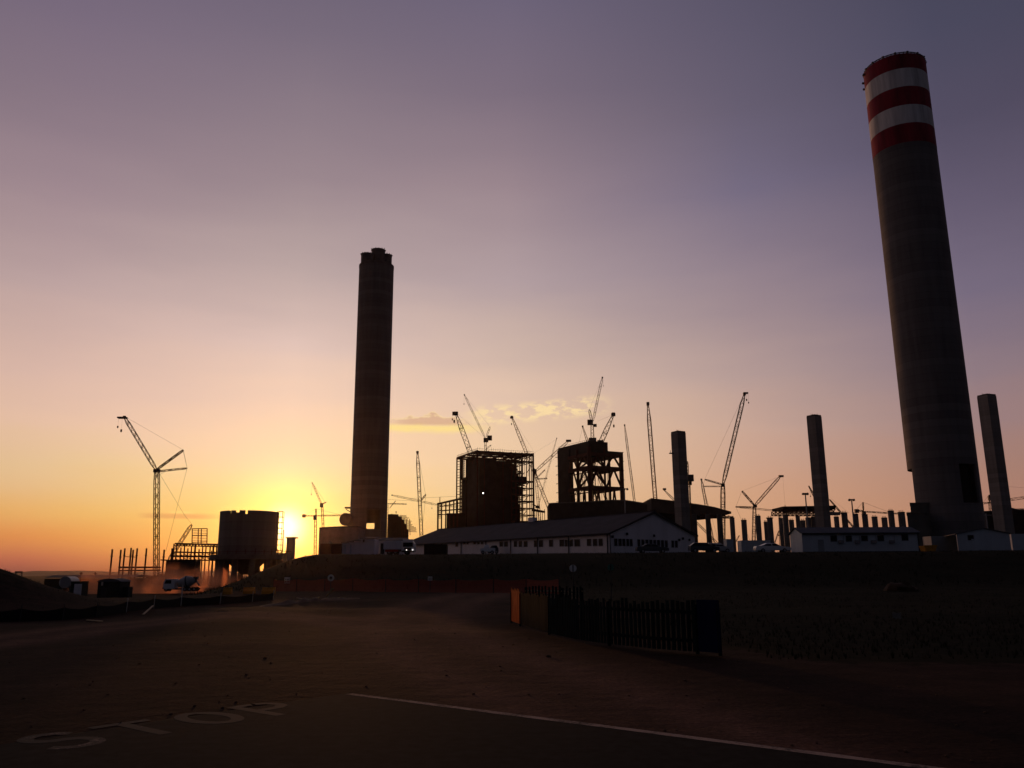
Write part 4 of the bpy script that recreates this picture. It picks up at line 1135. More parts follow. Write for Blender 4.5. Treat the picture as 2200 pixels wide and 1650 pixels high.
# ------------------------------------------------------------------ silo, steel frame and poles at the left
def silo():
    Y = 330.0
    l, r_ = P(470.5, 1140, Y), P(597.5, 1140, Y)
    cx = (l.x + r_.x) / 2; r = (r_.x - l.x) / 2 / 1.05
    zt = P(534, 1096, Y - r).z; zs = P(534, 1191, Y - r).z; zg = -3.0
    o = thing('concrete_silo', 'round concrete silo on legs standing left of the setting sun', 'silo', (cx, Y, zg))
    dz = 1.5
    # drum with gaps in the rim
    to_cam = math.degrees(math.atan2(-Y, -cx))
    def ang(px): return to_cam + math.degrees(math.asin(max(-1, min(1, (px - 534) / 63.5))))
    ops = [(ang(a), ang(b), zt - dz * k, zt + .01) for a, b, k in ((491.5, 496, 1.0), (504, 512, .55), (524, 529.5, 1.1))]
    mb = MB()
    for rr in (r, r - .8): shell(mb, cx, Y, rr, rr, zs, zt, ops, 160, 3.0)
    obj('drum', mb, M['shaft2'], o, smooth=True)
    obj('drum_floor', MB().tube((cx, Y, zs - .2), (cx, Y, zs + .6), r - .82, n=48), M['dark_concrete'], o)
    obj('ring_slab', MB().tube((cx, Y, zs - 1.8), (cx, Y, zs - .01), r * 1.24, n=48), M['dark_concrete'], o)
    for k in range(10):
        a = 2 * math.pi * (k + .3) / 10
        obj('leg', MB().tube((cx + r * .92 * math.cos(a), Y + r * .92 * math.sin(a), zg), (cx + r * .92 * math.cos(a), Y + r * .92 * math.sin(a), zs - 1.8), 1.15, n=12), M['dark_concrete'], o, smooth=True)
    obj('hopper', MB().tube((cx, Y, zs - 1.8), (cx, Y, zs - 7.5), r * .75, 1.6, n=32), M['dark_concrete'], o, smooth=True)
    # stair frame on the right of the drum
    mb = MB(); xa, xb = P(598, 1100, Y).x, P(609, 1100, Y).x
    z0, z1 = P(600, 1183, Y).z, P(600, 1099, Y).z
    for x in (xa, xb):
        for dy in (-1, 1): mb.beam((x, Y + dy, z0), (x, Y + dy, z1), .22)
    for k in range(8):
        z = z0 + (z1 - z0) * k / 7
        mb.beam((xa, Y - 1, z), (xb, Y - 1, z), .18); mb.beam((xa, Y + 1, z), (xb, Y + 1, z), .18)
    mb.beam((xb + .6, Y, z0), (xb + .6, Y, z0 + 8), .2)
    obj('stair_frame', mb, M['oxide'], o)
    mb = MB()
    for k in range(24):
        a = 2 * math.pi * k / 24; rr = r * 1.2
        mb.beam((cx + rr * math.cos(a), Y + rr * math.sin(a), zs - .1), (cx + rr * math.cos(a), Y + rr * math.sin(a), zs + 1.2 + random.random()), .16)
        a2 = a + 2 * math.pi / 24
        mb.beam((cx + rr * math.cos(a), Y + rr * math.sin(a), zs + 1.0), (cx + rr * math.cos(a2), Y + rr * math.sin(a2), zs + 1.0), .12)
    obj('handrail', mb, M['oxide'], o)
    # column with a cap at its right
    a, b = P(618, 1160, 345), P(633, 1160, 345); z1 = P(626, 1155, 345).z
    zb = T((a.x + b.x) / 2, 345) - .5
    c = thing('capped_pier', 'concrete pier with flat cap right against the sun', 'pier', ((a.x + b.x) / 2, 345, zb))
    obj('pier_shaft', MB().box(((a.x + b.x) / 2, 345, (zb + z1) / 2), (b.x - a.x, 3, z1 - zb - .8)), M['concrete'], c)
    obj('cap', MB().box(((a.x + b.x) / 2 + .3, 345, z1 - .1), ((b.x - a.x) * 1.5, 4, .55)), M['concrete'], c)
    # lower block under the stair
    a, b = P(590, 1190, 338), P(617, 1190, 338); zb = T(a.x, 338) - .5
    c = thing('low_pump_house', 'low concrete block between the silo and the capped pier', 'concrete block', (a.x, 338, zb))
    obj('wall', MB().obox((a.x, 338, zb), (b.x - a.x, 0, 0), (0, 8, 0), (0, 0, P(600, 1188, 338).z - zb)), M['concrete'], c)
    mb = MB()
    for px in (592, 598, 606, 613, 619): mb.beam(P(px, 1188, 338), P(px, 1181, 338), .15)
    mb.beam(P(590, 1183, 338), P(626, 1185, 338), .2)
    obj('roof_rail', mb, M['oxide'], c)
silo()

def steel_frame():
    Y = 360.0; zg = -3.0
    a = P(372, 1168, Y)
    o = thing('steel_building', 'red steel building frame between the crawler crane and the silo', 'steel frame', (a.x, Y, zg))
    for px, pyt in ((374, 1168), (380, 1172), (389, 1176), (397, 1170), (404, 1178), (412, 1172), (420, 1170), (428, 1180), (436, 1172), (443, 1172), (452, 1172), (459, 1172), (466, 1172)):
        for dy in ((0, 9) if px % 2 == 0 else (4,)):
            q = P(px, pyt, Y + dy)
            obj('column', MB().beam((q.x, Y + dy, zg), (q.x, Y + dy, q.z), .42 if px % 3 else .6), M['oxide'], o)
    mb = MB()
    for py0, py1, x0, x1, w in ((1168, 1170, 376, 470, .7), (1172, 1175, 374, 470, .4), (1186, 1188, 372, 470, .6), (1195, 1196, 372, 470, .8), (1203, 1204, 365, 470, .5)):
        for dy in (0, 9): mb.beam(P(x0, py0, Y + dy), P(x1, py1, Y + dy), w)
    for k in range(14):
        x0 = 378 + 6.6 * k; mb.beam(P(x0, 1169, Y), P(x0 + 6.6, 1174, Y), .25); mb.beam(P(x0 + 6.6, 1169, Y), P(x0, 1174, Y), .25)
    for py in (1190, 1199): 
        for k in range(9): mb.beam(P(376 + 10 * k, py, Y), P(382 + 10 * k, py + 4, Y + 9), .25)
    obj('floor_beam', mb, M['oxide'], o)
    # box ladder cage standing on top
    mb = MB()
    for px in (412.5, 425.5, 432, 444.5): mb.beam(P(px, 1168, Y + 4), P(px + .7, 1135.5, Y + 4), .32)
    for k in range(9):
        py = 1136 + 3.6 * k; mb.beam(P(413, py + .2, Y + 4), P(445, py - .6, Y + 4), .36 if k % 4 == 0 else .16)
    obj('ladder_cage', mb, M['oxide'], o)
    # lower dark plant at its foot
    a, b = P(357, 1205, Y - 8), P(420, 1205, Y - 8)
    obj('plinth', MB().obox((a.x, Y - 8, zg), (b.x - a.x, 0, 0), (0, 6, 0), (0, 0, P(380, 1203, Y - 8).z - zg)), M['cladding'], o)
    # low frame with posts
    Y = 380.0
    a = P(258, 1178, Y)
    f = thing('post_frame', 'row of red steel posts tied by low beams left of the crane', 'steel frame', (a.x, Y, zg))
    for px, pyt, dy in ((260.0, 1181, 0), (268.5, 1178, 8), (282, 1177, 0), (286.5, 1181, 8), (295, 1178, 0), (315, 1178, 8), (353, 1181, 0), (370, 1178, 4)):
        q = P(px, pyt, Y + dy)
        obj('post', MB().beam((q.x, Y + dy, zg), (q.x, Y + dy, q.z), .55).box((q.x, Y + dy, q.z - 3.2), (.8, .8, .4)), M['oxide'], f)
    mb = MB()
    for x0, y0, x1, y1, w in ((255, 1219, 345, 1219, .8), (255, 1226, 345, 1225, .7), (268, 1196, 294, 1197, .28), (345, 1203, 372, 1204, .5)):
        mb.beam(P(x0, y0, Y), P(x1, y1, Y), w); mb.beam(P(x0, y0, Y + 8), P(x1, y1, Y + 8), w)
    obj('tie_beam', mb, M['oxide'], f)
    q = P(241.5, 1180, 372)
    p = thing('lone_post', 'single red steel post standing apart at far left', 'steel post', (q.x, 372, zg))
    obj('post_shaft', MB().beam((q.x, 372, zg), (q.x, 372, q.z), .55), M['oxide'], p)
    obj('post_bracket', MB().box((q.x, 372, q.z - 3.0), (.85, .8, .4)), M['oxide'], p)
    # low long shed and far thin masts
    a, b = P(96, 1241, 260), P(205, 1241, 260); zb = T(a.x, 260)
    s = thing('long_low_shed', 'long low dark shed on the hazy plain at far left', 'shed', (a.x, 260, zb))
    obj('wall', MB().obox((a.x, 260, zb - .2), (b.x - a.x + 12, 0, 0), (0, 12, 0), (0, 0, P(150, 1242, 260).z - zb)), M['dkgreen'], s)
    zt = P(150, 1242, 260).z
    obj('roof', MB().prism([(a.x - .5, 259.5, zt + .21), (a.x - .5, 266, zt + .9), (a.x - .5, 272.5, zt + .21)], (b.x - a.x + 13, 0, 0)), M['roof'], s)
    for px, lab in ((174.5, 'thin far mast on the plain left of the lone red post'), (205, 'thin far mast close beside the lone red post')):
        q = P(px, 1229, 520)
        m = thing('utility_pole', lab, 'pole', (q.x, 520, -3), 'thin far masts on the plain')
        obj('mast', MB().beam((q.x, 520, -3), (q.x, 520, q.z), .5), M['oxide'], m)
        obj('cross_arm', MB().beam((q.x - 1.2, 520, q.z - .8), (q.x + 1.2, 520, q.z - .8), .3), M['oxide'], m)
    q = P(40, 1229, 420)
    m = thing('water_stand', 'tiny open stand on the horizon above the grassy mound', 'stand', (q.x, 420, -3))
    mb = MB()
    for px in (34, 47): mb.beam(P(px, 1238, 420), P(px, 1228, 420), .35)
    obj('leg', mb, M['steel'], m)
    obj('tank_body', MB().beam(P(33, 1229, 420), P(48, 1229, 420), .8), M['steel'], m)
steel_frame()

# ------------------------------------------------------------------ floodlight masts
def mast(px, pyt, Y, heads, label):
    q = P(px, pyt, Y); zg = 4.2
    o = thing('floodlight_mast', label, 'floodlight', (q.x, Y, zg), 'floodlight masts')
    obj('pole', MB().tube((q.x, Y, zg), (q.x, Y, q.z), .42, .2, n=10), M['galv'], o)
    s = Y / F
    obj('cross_ring', MB().beam((q.x - 6 * s, Y, q.z), (q.x + 6 * s, Y, q.z), .3), M['galv'], o)
    for dx, tilt in heads:
        c = Vector((q.x + dx * s, Y, q.z - .2))
        mb = MB(); d = Vector((1.6 * s, 0, tilt * 1.6 * s)); w = Vector((0, .5, 0)); h = Vector((-tilt * .35, 0, .35))
        mb.hexa([c - d - w - h, c + d - w - h, c + d + w - h, c - d + w - h, c - d - w + h, c + d - w + h, c + d + w + h, c - d + w + h])
        obj('lamp_head', mb, M['steel'], o)
mast(1341.5, 1050, 330, ((-6, -.6), (0, 0), (6, .6)), 'floodlight mast with three heads above the shed roof')
mast(1730, 1060, 300, ((-4.5, -.2), (4.5, .5), (0, 0)), 'thick floodlight mast left of the second square shaft')
mast(1829.5, 1073, 300, ((-4.5, -.3), (4.5, .3)), 'floodlight mast rising from the middle of the right column row')

# ------------------------------------------------------------------ buildings on the bank
def window_on(root, px0, py0, px1, py1, o, n, panes=1):
    """window: a frame with recessed glass, on the plane through o with outward normal n"""
    a = on_plane(px0, py1, o, n); b = on_plane(px1, py1, o, n)
    z0 = a.z; z1 = on_plane(px0, py0, o, n).z
    b.z = z0
    t = (b - a); W = t.length; t.normalize()
    f = MB(); e = .06
    for (x0, x1, y0, y1) in ((-e, W + e, -e, 0), (-e, W + e, z1 - z0, z1 - z0 + e), (-e, 0, 0, z1 - z0), (W, W + e, 0, z1 - z0)):
        f.obox(a + t * x0 + Vector((0, 0, y0)) - n * .02, t * (x1 - x0), n * .09, (0, 0, y1 - y0))
    for k in range(1, panes):
        x = W * k / panes; f.obox(a + t * (x - .12) - n * .02, t * .24, n * .08, (0, 0, z1 - z0))
    wo = obj('window', f, M['frame'], root)
    g = MB().obox(a - n * .02, t * W, n * .035, (0, 0, z1 - z0))
    obj('pane', g, M['glass'], wo)
    return wo

def gabled_shed():
    D = Vector((-0.598, 0.801, 0)).normalized(); E = Vector((0.801, 0.598, 0)).normalized()
    C = P(1310.5, 1187, 140); zg = T(C.x, 140) - .1
    C.z = zg
    L, W = 70.0, 21.0
    ze = P(1310.5, 1145, 140).z; mid = C + E * (W / 2); zr = P(1401, 1101, mid.y).z
    o = thing('gabled_shed', 'long white gabled shed with dark roof on top of the bank', 'shed', tuple(C))
    Z = Vector((0, 0, 1)); hE = Z * (ze - zg); hR = Z * (zr - zg)
    mb = MB().obox(C, D * L, E * .2, hE)
    obj('side_wall', mb, M['sheet'], o)
    obj('rear_wall', MB().obox(C + E * (W - .2), D * L, E * .2, hE), M['sheet'], o)
    for k, off in enumerate((0, L - .2)):
        b = C + D * off - D * .001
        mb = MB().prism([b + E * .201, b + E * (W - .201), b + E * (W - .201) + hE, b + E * (W / 2) + hR, b + E * .201 + hE], D * .2)
        obj('gable_wall', mb, M['sheet'], o)
    sl_ = (E * (W / 2) + hR - hE)
    for sgn in (0, 1):
        mb = MB()
        if sgn == 0: p0 = C + hE - E * .5 - Z * .22; p1 = C + E * (W / 2) + hR
        else: p0 = C + E * (W + .5) + hE - Z * .22; p1 = C + E * (W / 2) + hR
        a = p0 - D * .45 + Z * .06; b = p1 - D * .45 + Z * .06; dd = D * (L + .9)
        mb.hexa([a, b, b + dd, a + dd, a + Z * .14, b + Z * .14, b + dd + Z * .14, a + dd + Z * .14])
        r = obj('roof_slope', mb, M['roof'], o)
    obj('ridge_cap', MB().beam(C + E * (W / 2) + hR + Z * .22 - D * .5, C + E * (W / 2) + hR + Z * .22 + D * (L + .5), .5, .08), M['roof'], o)
    mb = MB().beam(C + hE - E * .62 - D * .4 - Z * .12, C + hE - E * .62 + D * L - Z * .12, .16, .2)
    obj('gutter', mb, M['trim'], o)
    mb = MB()                                # barge boards on the near gable
    for s0, s1 in ((C + hE - E * .4, C + E * (W / 2) + hR), (C + E * (W + .4) + hE, C + E * (W / 2) + hR)):
        mb.beam(s0 - D * .5 - Z * .08, s1 - D * .5 - Z * .02, .06, .28)
    obj('barge_board', mb, M['trim'], o)
    nS = -E; nG = -D
    for px in (1305.5, 1222, 1155, 1097, 1044, 991, 950):
        a = on_plane(px, 1170, C - E * .05, nS); a.z = zg
        obj('downpipe', MB().beam(a - E * .07, a - E * .07 + hE, .16, .12), M['trim'], o)
    a = C - D * .08 + E * .02; obj('downpipe', MB().beam(a, a + hE, .14, .12), M['trim'], o)
    for x0, x1, y0, y1, n in ((979, 984, 1166, 1174, 1), (1074, 1081, 1164, 1174, 1), (1084, 1091, 1164, 1174, 1), (1104.5, 1111, 1163, 1174.5, 1), (1115, 1121.5, 1163, 1174.5, 1), (1126, 1133, 1163, 1174.5, 1),
                              (1148, 1154, 1161.5, 1174.5, 1), (1158.5, 1166.5, 1161.5, 1174.5, 1), (1180.5, 1188, 1160.5, 1174, 1), (1203, 1212, 1160, 1173.5, 1), (1214.5, 1220, 1160, 1173.5, 1), (1224, 1231, 1160, 1173.5, 1), (1235, 1246, 1159.5, 1173.5, 1),
                              (1262, 1270, 1158.5, 1172.5, 1), (1275, 1283, 1158.5, 1172.5, 1), (1287, 1295, 1158, 1172.5, 1)):
        window_on(o, x0, y0, x1, y1, C, nS, n)
    for x0, x1 in ((996, 1000), (1003, 1007), (1018, 1022), (1026, 1030), (1034, 1038)):
        window_on(o, x0, 1165, x1, 1169, C, nS)
    for x0, x1 in ((1320, 1326), (1329, 1335), (1337.5, 1343), (1346, 1351), (1353.5, 1358.5), (1370, 1375), (1378.5, 1384), (1387, 1392.5), (1395.5, 1401), (1404, 1409), (1412, 1417.5), (1420.5, 1426), (1429, 1434), (1443, 1447.5), (1450.5, 1455.5)):
        window_on(o, x0, 1157.5 + (x0 - 1320) * .035, x1, 1172 + (x0 - 1320) * .03, C, nG)
    for px, py in ((1315, 1153), (1346, 1147), (1404, 1151), (1458, 1160), (1466, 1157), (1480, 1160)):
        q = on_plane(px, py, C, nG)
        obj('wall_lamp', MB().box(q + nG * .15, (.35, .3, .4)), M['trim'], o)
    q = on_plane(940, 1178, C, nS)
    # roof clutter seen on the ridge
    q = C + E * (W / 2) + hR + D * 34
    obj('roof_vent', MB().box(q + Z * .5, (1.6, 1.2, .9), R(-53)), M['sheet'], o)
    return C, D, E, zg
C, D, E, ZG = gabled_shed()

def container(px0, px1, pyt, Y, label, m, ribs=True, length=None, zoff=0.0, name='container', group=None):
    a, b = P(px0, pyt, Y), P(px1, pyt, Y); zg = T((a.x + b.x) / 2, Y) + zoff
    w = b.x - a.x; h = a.z - zg
    o = thing(name, label, 'container', ((a.x + b.x) / 2, Y, zg), group)
    obj('body', MB().obox((a.x + .03, Y + .03, zg + .12), (w - .06, 0, 0), (0, (length or 2.4) - .06, 0), (0, 0, h - .2)), M[m], o)
    mb = MB()
    for x in (a.x, b.x - .14):
        for y in (Y, Y + (length or 2.4) - .14): mb.obox((x, y, zg), (.14, 0, 0), (0, .14, 0), (0, 0, h))
    mb.obox((a.x + .10, Y - .004, zg + h - .16), (w - .20, 0, 0), (0, .12, 0), (0, 0, .157)); mb.obox((a.x + .10, Y - .004, zg + .003), (w - .20, 0, 0), (0, .12, 0), (0, 0, .157)); dp = (length or 2.4)
    for x in (a.x + .01, b.x - .13): mb.obox((x, Y + .1, zg + h - .16), (.12, 0, 0), (0, dp - .2, 0), (0, 0, .156))
    obj('corner_frame', mb, M[m], o)
    if ribs:
        mb = MB(); n = max(3, int(w / .3))
        for k in range(1, n): mb.obox((a.x + .14 + (w - .28) * k / n - .05, Y - .01, zg + .16), (.1, 0, 0), (0, .04, 0), (0, 0, h - .32))
        obj('rib', mb, M[m], o)
    return o, a, b, zg, h

def bank_left_group():
    o, a, b, zg, h = container(688, 710, 1168, 156, 'brown steel container at the left end of the bank top', 'brown', group='containers on the bank')
    obj('roof_fan', MB().tube((a.x + 1.6, 157, zg + h), (a.x + 1.6, 157, zg + h + .4), .16, n=10).ball((a.x + 1.6, 157, zg + h + .5), .22, .22, .15), M['galv'], o)
    container(711, 733, 1168, 157.5, 'brown steel container against the white site offices', 'brown', group='containers on the bank')
    # row of white offices under a rising eave
    Y = 158
    pts = [(735, 1168), (748, 1166), (760, 1164), (775, 1161.5), (805, 1157.5)]
    labs = ['narrow white site office next to the brown container', 'white site office with vertical joints, second from the brown container', 'white site office left of the tallest one', 'tallest white site office beside the parked truck']
    for k in range(4):
        p0, p1 = pts[k], pts[k + 1]
        yt = (p0[1] + p1[1]) / 2
        o, a, b, zg, h = container(p0[0] + .3, p1[0] - .3, yt if k < 3 else 1158, Y, labs[k], 'sheet', ribs=False, length=5, name='site_office', group='white site offices')
        o['category'] = 'site office'
        rf = MB(); rf.hexa([(a.x - .1, Y - .4, zg + h + .01), (b.x + .1, Y - .4, zg + h + .01), (b.x + .1, Y + 5.3, zg + h + .4), (a.x - .1, Y + 5.3, zg + h + .4), (a.x - .1, Y - .4, zg + h + .14), (b.x + .1, Y - .4, zg + h + .14), (b.x + .1, Y + 5.3, zg + h + .54), (a.x - .1, Y + 5.3, zg + h + .54)])
        obj('roof', rf, M['trim'], o)
        if k == 3:
            q = P(782, 1162, Y)
            obj('wall_lamp', MB().box((q.x, Y - .2, q.z), (.3, .3, .5)), M['trim'], o)
        if k in (0, 1): obj('door', MB().obox((a.x + .35 * (b.x - a.x), Y - .04, zg + .15), (.3 * (b.x - a.x), 0, 0), (0, .05, 0), (0, 0, h * .75)), M['sheet2'], o)
    # pitched office behind the truck
    a, b = P(806, 1160, 166), P(868, 1163, 166); zg = T(a.x, 166)
    o = thing('white_store', 'white store with shallow dark roof behind the parked truck', 'shed', (a.x, 166, zg))
    zt = P(806, 1162, 166).z
    obj('wall', MB().obox((a.x, 166, zg), (b.x - a.x, 0, 0), (0, 6, 0), (0, 0, zt - zg)), M['sheet'], o)
    obj('roof', MB().prism([(a.x - .4, 165.5, zt + .01), (a.x - .4, 169, zt + .7), (a.x - .4, 172.5, zt + .01)], (b.x - a.x + .8, 0, 0)), M['trim'], o)
    obj('door', MB().obox((a.x + 1.1, 165.93, zg + .1), (.8, 0, 0), (0, .05, 0), (0, 0, 2.1)), M['trim'], o)
    # box truck facing the viewer at an angle
    Y = 150; zg = T(P(860, 1190, Y).x, Y)
    x0, x1, x2, x3 = P(824, 1170, Y).x, P(857, 1170, Y).x, P(864, 1170, Y).x, P(891, 1170, Y).x
    t = thing('box_truck', 'white box truck with headlights on, parked by the site offices', 'truck', ((x0 + x3) / 2, Y, zg))
    zt = P(840, 1162, Y).z
    obj('cargo_box', MB().obox((x0, Y, zg + .95), (x1 - x0 + .4, 0, 0), (0, 2.4, 0), (0, 0, zt - zg - .95)), M['sheet'], t)
    obj('chassis', MB().obox((x0 + .2, Y + .5, zg + .55), (x3 - x0 - .6, 0, 0), (0, 1.3, 0), (0, 0, .38)), M['brown'], t)
    obj('side_guard', MB().obox((x0 + .3, Y + .05, zg + .5), (x1 - x0 - .4, 0, 0), (0, .06, 0), (0, 0, .4)), M['signred'], t)
    zc = P(870, 1163, Y).z
    cx0, cx1 = x2 - .1, x3
    cabp = [(cx0, Y - .3, zg + .5), (cx1, Y - .3, zg + .5), (cx1, Y - .3, zg + 1.5), (cx1 - .12, Y - .3, zc - .3), (cx1 - .35, Y - .3, zc), (cx0 + .1, Y - .3, zc)]
    cab = obj('cab', MB().prism(cabp, (0, 2.3, 0)), M['carwhite'], t)
    obj('windscreen', MB().obox((cx0 + .3, Y - .33, zg + 1.35), (cx1 - cx0 - .6, 0, 0), (0, .05, 0), (0, 0, .75)), M['glass'], cab)
    obj('grille', MB().obox((cx0 + .55, Y - .34, zg + .75), (cx1 - cx0 - 1.1, 0, 0), (0, .05, 0), (0, 0, .45)), M['trim'], cab)
    obj('bumper', MB().obox((cx0 + .05, Y - .42, zg + .4), (cx1 - cx0 - .1, 0, 0), (0, .18, 0), (0, 0, .3)), M['trim'], cab)
    obj('roof_deflector', MB().obox((cx0 + .2, Y + .1, zc + .02), (cx1 - cx0 - .6, 0, 0), (0, 1.8, 0), (0, 0, .35)), M['carwhite'], cab)
    for px in (873.3, 886.5):
        q = P(px, 1186.5, Y - .36)
        obj('headlight', MB().tube((q.x, Y - .31, zg + .80), (q.x, Y - .40, zg + .80), .095, n=12), M['headlight'], cab)
    for x in (x0 + 1.0, x1 - .6, x2 + .8):
        for y in (Y + .1, Y + 1.9):
            w_ = obj('wheel', MB().tube((x, y, zg + .45), (x, y + .3, zg + .45), .45, n=18), M['rubber'], t)
            obj('rim', MB().tube((x, y - .01, zg + .45), (x, y + .05, zg + .45), .22, n=12), M['galv'], w_)
    # dark container in front of the shed wall
    container(911, 960, 1169, 150, 'long dark container standing before the white shed wall', 'dkgreen', group='containers on the bank')
bank_left_group()

def prefab(label, px0, px1, Y, pyt, width, windows, m='sheet2', ang=0.0, gable_px=None):
    """long prefab cabin; its long wall runs from px0 (at Y) to px1, eave at pyt"""
    A = P(px0, pyt, Y); Bp = P(px1, pyt, Y); B = Vector((Bp.x, Y, 0)); A2 = Vector((A.x, Y, 0))
    zg = T(A.x, Y) - .1; ze = A.z
    o = thing('prefab_office', label, 'prefab office', (A.x, Y, zg), 'prefab offices on the bank')
    Dv = (B - A2); Lh = Dv.length; Dv.normalize(); N = Vector((Dv.y, -Dv.x, 0))
    Z = Vector((0, 0, 1)); A0 = Vector((A.x, Y, zg)); h = ze - zg; rise = .9
    obj('wall', MB().obox(A0, Dv * Lh, -N * width, Z * h), M[m], o)
    for k in (0, 1):
        b = A0 + Dv * (0 if k == 0 else Lh) + Dv * (.003 if k else -.003)
        obj('gable_wall', MB().prism([b + Z * (h + .002), b - N * width + Z * (h + .002), b - N * (width / 2) + Z * (h + rise)], Dv * (.08 if k == 0 else -.08)), M[m], o)
    for s in (0, 1):
        a = A0 + (N * .35 if s == 0 else -N * (width + .35)) + Z * (h + .03 - .12) - Dv * .3; r = A0 - N * (width / 2) + Z * (h + rise + .06) - Dv * .3; dd = Dv * (Lh + .6)
        obj('roof_slope', MB().hexa([a, r, r + dd, a + dd, a + Z * .09, r + Z * .09, r + dd + Z * .09, a + dd + Z * .09]), M['roof2'], o)
    obj('eave_trim', MB().obox(A0 + N * .36 + Z * (h - .28), Dv * Lh, N * .05, Z * .2), M['trim'], o)
    obj('plinth', MB().obox(A0 + N * .02 - Z * .3, Dv * Lh, N * .05, Z * .5), M['trim'], o)
    obj('corner_trim', MB().obox(A0 + Dv * (Lh - .16) + N * .004, Dv * .14, N * .06, Z * h), M['trim'], o)
    for x0, x1, y0, y1 in windows: window_on(o, x0, y0, x1, y1, A0, N)
    return o
p1 = prefab('long pale prefab office with five small windows below the column row', 1722, 1972, 140, 1145, 6.0, [(1785, 1798, 1151, 1163), (1818, 1830, 1151, 1163), (1851, 1864, 1151, 1162), (1886, 1899, 1150, 1162), (1938, 1951, 1148.5, 1161)])
for px in (1806, 1841, 1876, 1915):
    q = on_plane(px, 1164, P(1722, 1145, 140), Vector((0, -1, 0)))
    obj('air_conditioner', MB().box((q.x, 139.72, q.z), (.75, .5, .5)).beam((q.x + .5, 139.93, q.z - .2), (q.x + .5, 139.93, q.z + 1.0), .05), M['frame'], p1)
a_ = P(1756, 1150, 140)
obj('door', MB().obox((a_.x, 139.93, T(a_.x, 140)), (.95, 0, 0), (0, .06, 0), (0, 0, 2.05)), M['greysheet'], p1)
def gable_prefab():
    Y = 138; zg = T(P(2110, 1180, Y).x, Y) - .1
    l, r = P(2055, 1147, Y), P(2168, 1144, Y); zp = P(2114, 1136, Y).z
    o = thing('prefab_office', 'pale prefab office showing its low gable at the right edge', 'prefab office', (l.x, Y, zg), 'prefab offices on the bank')
    w = r.x - l.x; Lr = 14.0
    Z = Vector((0, 0, 1))
    obj('gable_wall', MB().prism([(l.x, Y, zg), (r.x, Y, zg), (r.x, Y, l.z), ((l.x + r.x) / 2 + .2, Y, zp), (l.x, Y, l.z)], (0, .15, 0)), M['sheet2'], o)
    dv = Vector((.30, .95, 0)).normalized() * Lr
    obj('side_wall', MB().obox((r.x - .15, Y + .16, zg), dv, (-.12, 0, 0), (0, 0, l.z - zg)), M['sheet2'], o)
    m_ = Vector(((l.x + r.x) / 2 + .2, Y - .3, zp + .04))
    for e in (Vector((l.x - .4, Y - .3, l.z - .06)), Vector((r.x + .4, Y - .3, l.z - .06))):
        obj('roof_slope', MB().hexa([e, m_, m_ + dv, e + dv, e + Z * .09, m_ + Z * .09, m_ + dv + Z * .09, e + dv + Z * .09]), M['roof2'], o)
    obj('door', MB().obox((P(2088, 1170, Y).x, Y - .05, zg + .1), (1.0, 0, 0), (0, .06, 0), (0, 0, 2.0)), M['sheet2'], o)
    window_on(o, 2080, 1150, 2092, 1160, Vector((l.x, Y, zg)), Vector((0, -1, 0)))
    window_on(o, 2180, 1150, 2192, 1162, Vector((r.x, Y, zg)), Vector((0.95, -.3, 0)).normalized() * 1.0) if False else None
    # low link cabin between the two
    container(2000, 2052, 1152, 146, 'low grey cabin linking the two prefab offices', 'greysheet', ribs=False, length=3, name='site_cabin')
    container(2172, 2230, 1147, 150, 'pale cabin cut off by the right edge of the picture', 'sheet2', ribs=False, length=3, name='site_cabin')
    # yellow skip at the corner
    a, b = P(1985, 1175, 131), P(2013, 1175, 131); zg2 = T(a.x, 131)
    s = thing('skip', 'dull yellow waste skip at the corner of the prefab office', 'skip', (a.x, 131, zg2))
    zt = P(1995, 1173, 131).z
    h = max(.9, zt - zg2)
    obj('bin', MB().hexa([(a.x + .3, 131, zg2 + .05), (b.x - .3, 131, zg2 + .05), (b.x - .3, 132.6, zg2 + .05), (a.x + .3, 132.6, zg2 + .05), (a.x, 130.9, zg2 + h), (b.x, 130.9, zg2 + h), (b.x, 132.7, zg2 + h), (a.x, 132.7, zg2 + h)]), M['yellow'], s)
    obj('rim', MB().obox((a.x - .05, 130.85, zg2 + h), (b.x - a.x + .1, 0, 0), (0, .08, 0), (0, 0, .08)), M['yellow'], s)
gable_prefab()

# trailers behind the cars
container(1561, 1575, 1158, 152, 'small upright white cabin right of the shed gable', 'sheet2', ribs=False, name='site_cabin')
container(1592, 1655, 1161, 156, 'long white trailer body behind the white saloon car', 'sheet2', ribs=False, length=2.6, name='trailer')

